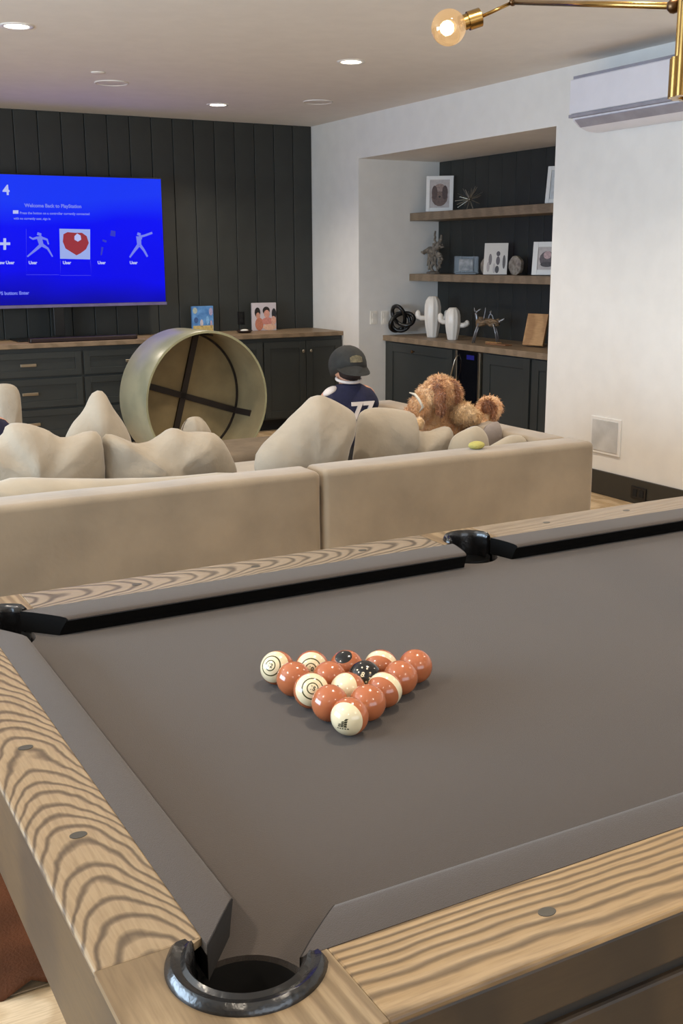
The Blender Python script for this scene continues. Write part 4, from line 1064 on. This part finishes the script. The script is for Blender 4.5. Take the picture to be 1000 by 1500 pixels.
# near edge flattened to y=2.045 with a small curled peak
def clampy(x, y):
    e = 2.045+.004*math.sin(x*23); return x, max(y, e)
outl = [clampy(x, y) for x, y in outl]
cx, cy = .15, 2.8
for r in (1, .995, .97, .9, .7, .4, .1):
    ring = []
    for x, y in outl:
        X, Y = cx+(x-cx)*r, cy+(y-cy)*r
        z = .006+.0015*noise.noise(Vector((X*5, Y*5, 0))) if r < .999 else .001
        pk = math.exp(-((X-.372)/.022)**2)*max(0, 1-(Y-2.03)/.12)
        z += .035*pk*(1 if r > .8 else 0)
        Y2 = Y-.0*pk
        ring.append((X, Y2, z))
    rings.append(ring)
rg.loft(rings, cap=False); rg.bm.faces.new([v for v in rg.bm.verts][-n:])
tag(rg.build('hide_rug', mat('brown_hide', (80, 46, 26), .9, scale=5, rgb2=(60, 34, 18), spec=.1, bump=.3, bscale=140), smooth=True), 'brown hide rug on the pale floor behind the pool table', 'rug')

# ------------------------------------------------------------------ people
def skin_mesh(name, verts, edges, m, parent, root=0, sub=2):
    me = bpy.data.meshes.new(name); me.from_pydata([v[:3] for v in verts], edges, [])
    o = bpy.data.objects.new(name, me); COL.objects.link(o)
    md = o.modifiers.new('s', 'SKIN'); md.use_smooth_shade = True; md.branch_smoothing = .6
    for i, v in enumerate(verts):
        r = v[3] if isinstance(v[3], tuple) else (v[3], v[3])
        me.skin_vertices[0].data[i].radius = r
    me.skin_vertices[0].data[root].use_root = True
    s = o.modifiers.new('u', 'SUBSURF'); s.levels = sub; s.render_levels = sub
    dg = bpy.context.evaluated_depsgraph_get(); m2 = bpy.data.meshes.new_from_object(o.evaluated_get(dg))
    bpy.data.objects.remove(o); m2.materials.clear(); m2.materials.append(m); m2.name = name
    for p_ in m2.polygons: p_.use_smooth = True
    q_ = bpy.data.objects.new(name, m2); COL.objects.link(q_); q_.parent = parent
    return q_
m_navy = mat('navy_jersey', (26, 28, 58), .8, var=.2, scale=20, bump=.2); m_cap = mat('black_cap', (40, 40, 38), .85, var=.2, scale=30, bump=.2)
m_jw = mat('jersey_white', (212, 202, 196), .8, var=.03); m_short = mat('grey_trousers', (70, 70, 74), .85)
def kid(loc, rz, label, armf=None):
    "seated child, local +Y = the way the child faces, origin at the seat under the pelvis"
    t = thing('person', label, 'person', loc, rz)
    V = [(0, 0, .075, (.085, .075)), (0, -.01, .19, (.088, .068)), (0, -.01, .33, (.09, .060)), (0, -.01, .395, (.045, .04)), (0, 0, .43, .042), (0, .005, .48, .062), (0, .01, .530, .070), (0, .008, .57, .05),
         (-.115, -.005, .375, .046), (-.16, .02, .25, .036), (-.14, .13, .17, .028), (-.10, .19, .15, .022),
         (.115, -.005, .375, .046), (.16, .02, .25, .036), (.14, .13, .17, .028), (.10, .19, .15, .022),
         (-.08, .05, .07, .060), (-.19, .21, .07, .048), (-.10, .27, .052, .038), (.0, .29, .040, .028), (.05, .30, .036, .026),
         (.08, .05, .07, .060), (.19, .21, .07, .048), (.10, .215, .052, .038), (.02, .215, .040, .028), (-.03, .215, .036, .026)]
    E = [(0, 1), (1, 2), (2, 3), (3, 4), (4, 5), (5, 6), (6, 7), (3, 8), (8, 9), (9, 10), (10, 11), (3, 12), (12, 13), (13, 14), (14, 15), (0, 16), (16, 17), (17, 18), (18, 19), (19, 20), (0, 21), (21, 22), (22, 23), (23, 24), (24, 25)]
    skin_mesh('body', V, E, m_skin, t)
    V2 = [(0, 0, .075, (.095, .085)), (0, -.01, .19, (.105, .082)), (0, -.01, .32, (.125, .086)), (0, -.01, .395, (.105, .074)), (0, -.004, .432, (.056, .052)), (-.118, -.006, .375, .074), (-.165, .012, .27, .054), (.118, -.006, .375, .074), (.165, .012, .27, .054)]
    skin_mesh('jersey', V2, [(0, 1), (1, 2), (2, 3), (3, 4), (2, 5), (5, 6), (2, 7), (7, 8)], m_navy, t)
    V3 = [(0, 0, .085, .082), (-.08, .05, .075, .070), (-.175, .19, .072, .058), (.08, .05, .075, .070), (.175, .19, .072, .058)]
    skin_mesh('shorts', V3, [(0, 1), (1, 2), (0, 3), (3, 4)], m_short, t)
    # hands: five fingers each
    for s in (-1, 1):
        hb = Vector((s*.10, .19, .15)); mb = MB()
        mb.sphere(hb+Vector((0, .025, 0)), .026, 2, (.9, 1.1, .55))
        for k, (dx, ln) in enumerate(((-.017, .032), (-.006, .037), (.006, .035), (.017, .028))):
            a = hb+Vector((dx, .042, 0)); mb.tube([a, a+Vector((0, ln*.5, .002)), a+Vector((0, ln, -.010))], [.0062, .0058, .0045], 8)
        a = hb+Vector((-s*.02, .02, 0)); mb.tube([a, a+Vector((-s*.016, .014, 0)), a+Vector((-s*.02, .03, -.004))], [.007, .0066, .005], 8)
        mb.build('hand', m_skin, t, smooth=True)
    # head: hair, ears, face
    H = Vector((0, .012, .528))
    hd = Matrix.Translation(H)
    for s in (-1, 1): MB().sphere(H+Vector((s*.077, .0, -.018)), .019, 2, (.4, .8, 1.2)).build('ear', m_skin, t, smooth=True)
    mb = MB(); mb.sphere(H+Vector((0, .006, -.005)), .081, 3, (.93, 1.0, 1.1)); mb.build('head', m_skin, t, smooth=True)
    MB().sphere(H+Vector((0, .088, -.018)), .012, 2, (.8, 1, 1)).build('nose', m_skin, t, smooth=True)
    MB().sphere(H+Vector((0, .08, -.05)), .016, 2, (1.1, .35, .3)).build('mouth', mat('lips', (176, 96, 90), .5), t, smooth=True)
    for s in (-1, 1): MB().sphere(H+Vector((s*.03, .077, .004)), .009, 2).build('eye', mat('dark_eye', (30, 24, 22), .2), t, smooth=True)
    mb = MB(); mb.sphere(H+Vector((0, -.022, -.012)), .079, 3, (.98, .9, 1.12)); mb.build('hair', m_hair, t, smooth=True)
    return t, H
def in_child(t, ch):
    ch.parent = t
cp = Vector((2.775, 4.98, .434))
KID, H = kid(cp, math.radians(-4), 'child in navy jersey and backwards black cap seated on the sofa, seen from behind')
# cap, worn backwards: crown plus brim hanging over the nape
mb = MB(); rings = []; seg = 40
for k in range(9):
    f = k/8; el = math.pi/2*f
    rr = .097*math.cos(el)+.0005; zz = .094*math.sin(el)
    rings.append([(rr*.98*math.cos(a), rr*1.07*math.sin(a), zz) for a in [j*2*math.pi/seg for j in range(seg)]])
rings.insert(0, [(v[0]*.97, v[1]*.985, -.040) for v in rings[0]])
mb.loft(rings)
capo = mb.build('cap', m_cap, KID, smooth=True); capo.location = H+Vector((0, -.002, .006)); capo.rotation_euler = (math.radians(-14), 0, math.radians(-12))
MB().sphere((0, 0, .094), .008, 2, (1, 1, .5)).build('cap_button', m_cap, capo, smooth=True)
mb = MB(); r1, r2 = [], []
for z_, rs in ((.0, r1), (.004, r2)):
    for j in range(13):
        a = math.radians(205+130*j/12); rs.append((.094*math.cos(a), .100*math.sin(a), -.034+z_))
    for j in range(12, -1, -1):
        a = math.radians(205+130*j/12); k = math.sin(math.pi*j/12)**.6
        rs.append((.094*math.cos(a)*(1+.02*k), .100*math.sin(a)-.036*k-.004, -.036-.060*k+z_))
mb.loft([r1, r2]); mb.build('cap_brim', m_cap, capo, autosm=50)
mb = MB()
for k in range(14):
    a = math.radians(270+(k-6.5)*3.3)
    for zz in (.018, .036):
        pass
m_badge = mat('cap_badge', (96, 88, 66), .7, scale=60, var=.3)
mb.loft([[(.101*math.cos(math.radians(a))*s, .108*math.sin(math.radians(a))*s, z) for a, z in ((250, -.016), (258, -.018), (270, -.019), (282, -.018), (290, -.016), (289, .008), (282, .015), (270, .018), (258, .015), (251, .008))] for s in (.99, 1.0)])
mb.build('cap_badge', m_badge, capo)
# collar, shoulder stripe, number
mb = MB(); mb.tube([(.066*math.cos(a), -.008+.058*math.sin(a), .447+.012*math.sin(a)) for a in [k*2*math.pi/28 for k in range(28)]], .0085, 8, closed=True)
mb.build('collar', m_jw, KID, smooth=True)
def back_y(z): return -.088+abs(z-.26)*.02
for s in (-1,):
    st_ = MB().sphere((0, 0, 0), .034, 3, (1.25, .75, .5)).build('shoulder_patch', m_jw, KID, smooth=True)
    st_.location = (s*.118, -.026, .393); st_.rotation_euler = (math.radians(18), math.radians(s*28), 0)
HT = Matrix.Translation(H) @ Matrix.Rotation(math.radians(24), 4, 'Z') @ Matrix.Translation(-H)
for c in KID.children:
    if c.name.split('.')[0] in ('ear', 'head', 'nose', 'mouth', 'eye', 'hair'): c.matrix_local = HT
capo.rotation_euler = (math.radians(-20), 0, math.radians(2)); capo.location = H+Vector((0, -.004, -.004)); capo.scale = (1.05, 1.03, 1.06)
text_obj('jersey_number', '77', .13, m_jw, KID, Matrix.Translation((.03, -.112, .285)) @ Matrix.Rotation(math.pi/2, 4, 'X'), .004, 'CENTER', .004)
# second person at the left edge
p2 = at(-34, 612, 4.75)
K2, H2 = kid(Vector((p2.x, 4.75, .432)), math.radians(24), 'person in navy top at the left edge of the photo, mostly out of frame')

# ------------------------------------------------------------------ dog
DG = thing('dog', 'curly golden brown dog with a pale collar lying among the sofa cushions', 'dog', (2.95, 4.30, .43))
dp = Vector(DG.location)
def furry_blob(parts, amp=.012, fr=26, seed=0, vox=.009):
    "one closed skin around several ellipsoids (voxel remesh), then roughened into curls"
    mb = MB()
    for c, r, sc, rot in parts: mb.sphere(c, r, 3, sc)
    me = bpy.data.meshes.new('blob'); mb.bm.to_mesh(me); mb.bm.free()
    o = bpy.data.objects.new('blob', me); COL.objects.link(o)
    md = o.modifiers.new('r', 'REMESH'); md.mode = 'VOXEL'; md.voxel_size = vox
    ms = o.modifiers.new('s', 'SMOOTH'); ms.factor = .5; ms.iterations = 6
    dg = bpy.context.evaluated_depsgraph_get(); m2 = bpy.data.meshes.new_from_object(o.evaluated_get(dg))
    bpy.data.objects.remove(o); bpy.data.meshes.remove(me)
    bm = bmesh.new(); bm.from_mesh(m2); bm.normal_update()
    nn = [v.normal.copy() for v in bm.verts]
    for v, n_ in zip(bm.verts, nn):
        v.co += n_*(noise.turbulence(v.co*fr+Vector((seed, 0, 0)), 3, False)-.55)*amp*2
    bm.to_mesh(m2); bm.free(); m2.materials.clear()
    for p_ in m2.polygons: p_.use_smooth = True
    return m2
def fur_mat(name, a, b_, c_):
    m, t, b = nodes(name, .9); N, L = t.nodes, t.links
    tc = N.new('ShaderNodeTexCoord'); nz = N.new('ShaderNodeTexNoise'); nz.inputs['Scale'].default_value = 9; nz.inputs['Detail'].default_value = 6
    L.new(tc.outputs['Object'], nz.inputs['Vector']); r = N.new('ShaderNodeValToRGB'); L.new(nz.outputs['Fac'], r.inputs['Fac'])
    e = r.color_ramp.elements; e[0].position = .32; e[0].color = lin(a); e[1].position = .7; e[1].color = lin(c_); q_ = e.new(.5); q_.color = lin(b_)
    L.new(r.outputs['Color'], b.inputs['Base Color'])
    n2 = N.new('ShaderNodeTexNoise'); n2.inputs['Scale'].default_value = 70; n2.inputs['Detail'].default_value = 4; L.new(tc.outputs['Object'], n2.inputs['Vector'])
    bp = N.new('ShaderNodeBump'); bp.inputs['Strength'].default_value = .7; bp.inputs['Distance'].default_value = .02; L.new(n2.outputs['Fac'], bp.inputs['Height']); L.new(bp.outputs['Normal'], b.inputs['Normal'])
    b.inputs['Sheen Weight'].default_value = .4
    return m
m_fur = fur_mat('golden_fur', (166, 112, 70), (204, 154, 106), (226, 188, 142)); m_furd = fur_mat('chestnut_fur', (124, 74, 42), (152, 96, 58), (174, 118, 78)); m_furl = fur_mat('pale_fur', (188, 146, 100), (214, 176, 128), (228, 196, 152))
def L_(px, py, y): 
    v = at(px, py, y); return tuple(v-dp)
Yd = 4.30
I0 = (0, 0, 0)
body = [(L_(650, 660, Yd+.06), .10, (1.5, 1.1, 1), I0), (L_(646, 700, Yd+.08), .10, (1.6, 1.2, .9), I0), (L_(645, 625, Yd+.03), .10, (1.3, 1.0, .9), I0), (L_(690, 624, Yd+.02), .075, (1.3, 1.0, .8), I0),
    (L_(645, 592, Yd+.03), .088, (1.1, 1, 1), I0), (L_(716, 599, Yd+.06), .072, (1, 1, 1.0), I0), (L_(704, 608, Yd+.05), .055, (1, 1, 1.0), I0)]
me = furry_blob(body, amp=.004, fr=34); me.materials.append(m_fur)
bo = bpy.data.objects.new('body', me); COL.objects.link(bo); bo.parent = DG
def part_blob(name, parts, m, amp=.0035, seed=1, parent=DG, vox=.006):
    me = furry_blob(parts, amp=amp, fr=34, seed=seed, vox=vox); me.materials.append(m)
    o = bpy.data.objects.new(name, me); COL.objects.link(o); o.parent = parent; return o
part_blob('head', [(L_(643, 574, Yd-.03), .082, (1.0, 1, 1), I0), (L_(630, 583, Yd-.04), .074, (1, 1, 1), I0), (L_(614, 598, Yd-.05), .058, (1, 1, 1), I0), (L_(603, 608, Yd-.05), .046, (1.0, 1, 1.0), I0), (L_(655, 578, Yd-.02), .075, (1, 1, 1), I0)], m_fur, .004, 2)
part_blob('ear', [(L_(641, 570, Yd-.105), .030, (.9, .6, 1), I0), (L_(644, 585, Yd-.125), .036, (.85, .6, 1.2), I0), (L_(646, 599, Yd-.12), .032, (.8, .6, 1.1), I0)], m_furd)
part_blob('ear', [(L_(664, 566, Yd-.075), .028, (.8, .7, 1.2), I0), (L_(668, 579, Yd-.085), .030, (.7, .6, 1.2), I0)], m_furd, seed=3)
part_blob('haunch', [(L_(678, 606, Yd-.07), .062, (1.15, .9, .95), I0), (L_(690, 612, Yd-.06), .05, (1.2, .9, .9), I0)], m_furl, .004, 8)
part_blob('rump_patch', [(L_(714, 594, Yd-.0), .034, (1.0, .5, 1.0), I0), (L_(722, 602, Yd-.0), .028, (.8, .5, 1.5), I0)], m_furd, seed=4)
part_blob('foreleg', [(L_(612, 620, Yd-.10), .036, (1, 1, 1), I0), (L_(604, 630, Yd-.15), .030, (1, 1, 1), I0), (L_(597, 637, Yd-.20), .026, (1.2, 1, .9), I0)], m_furl, seed=5)
mb = MB(); mb.sphere(L_(597, 634, Yd-.225), .016, 2, (1.2, .8, .8)); mb.build('paw_pads', mat('paw_pad', (84, 52, 40), .4), DG, smooth=True)
mb = MB(); mb.sphere(L_(594, 611, Yd-.085), .014, 2, (1.0, .8, .8)); mb.build('nose', mat('dog_nose', (60, 40, 34), .4), DG, smooth=True)
mb = MB(); A_ = Vector(L_(608, 578, Yd-.06)); B_ = Vector(L_(619, 596, Yd-.118)); C_ = Vector(L_(614, 586, Yd-.108))
mb.tube([A_+Vector((0, .05, .004)), A_, C_, B_, B_+Vector((0, .03, -.03))], [.003, .006, .0065, .006, .003], 10); mb.build('collar', m_pilw, DG, smooth=True)
# fur tufts
random.seed(11)
def tufts(src, count, mt, lo, hi):
    tf = MB(); vs = src.data.vertices
    for i in random.sample(range(len(vs)), min(count, len(vs))):
        v = vs[i]; nn = v.normal
        down = Vector((random.uniform(-.5, .5), random.uniform(-.5, .5), -1)); down = (down-nn*down.dot(nn))
        t_ = (nn*.55+down*.9+Vector((random.uniform(-.3, .3), random.uniform(-.3, .3), random.uniform(-.3, .3)))).normalized(); l = random.uniform(lo, hi)
        a = nn.orthogonal().normalized()*.0028; b_ = nn.cross(a)
        q3 = [tf.bm.verts.new(v.co-nn*.003+a), tf.bm.verts.new(v.co-nn*.003-a*.5+b_*.87), tf.bm.verts.new(v.co-nn*.003-a*.5-b_*.87)]; tp_ = tf.bm.verts.new(v.co+t_*l)
        for x_, y_ in ((0, 1), (1, 2), (2, 0)): tf.bm.faces.new((q3[x_], q3[y_], tp_))
    fo = tf.build('fur_tufts', mt, src); fo['kind'] = 'stuff'
tufts(bo, 3500, m_fur, .012, .022)
for c in list(DG.children):
    nm = c.name.split('.')[0]
    if nm == 'head': tufts(c, 4500, m_fur, .012, .022)
    elif nm in ('ear', 'rump_patch'): tufts(c, 900, m_furd, .012, .024)
    elif nm == 'haunch': tufts(c, 1600, m_furl, .012, .02)
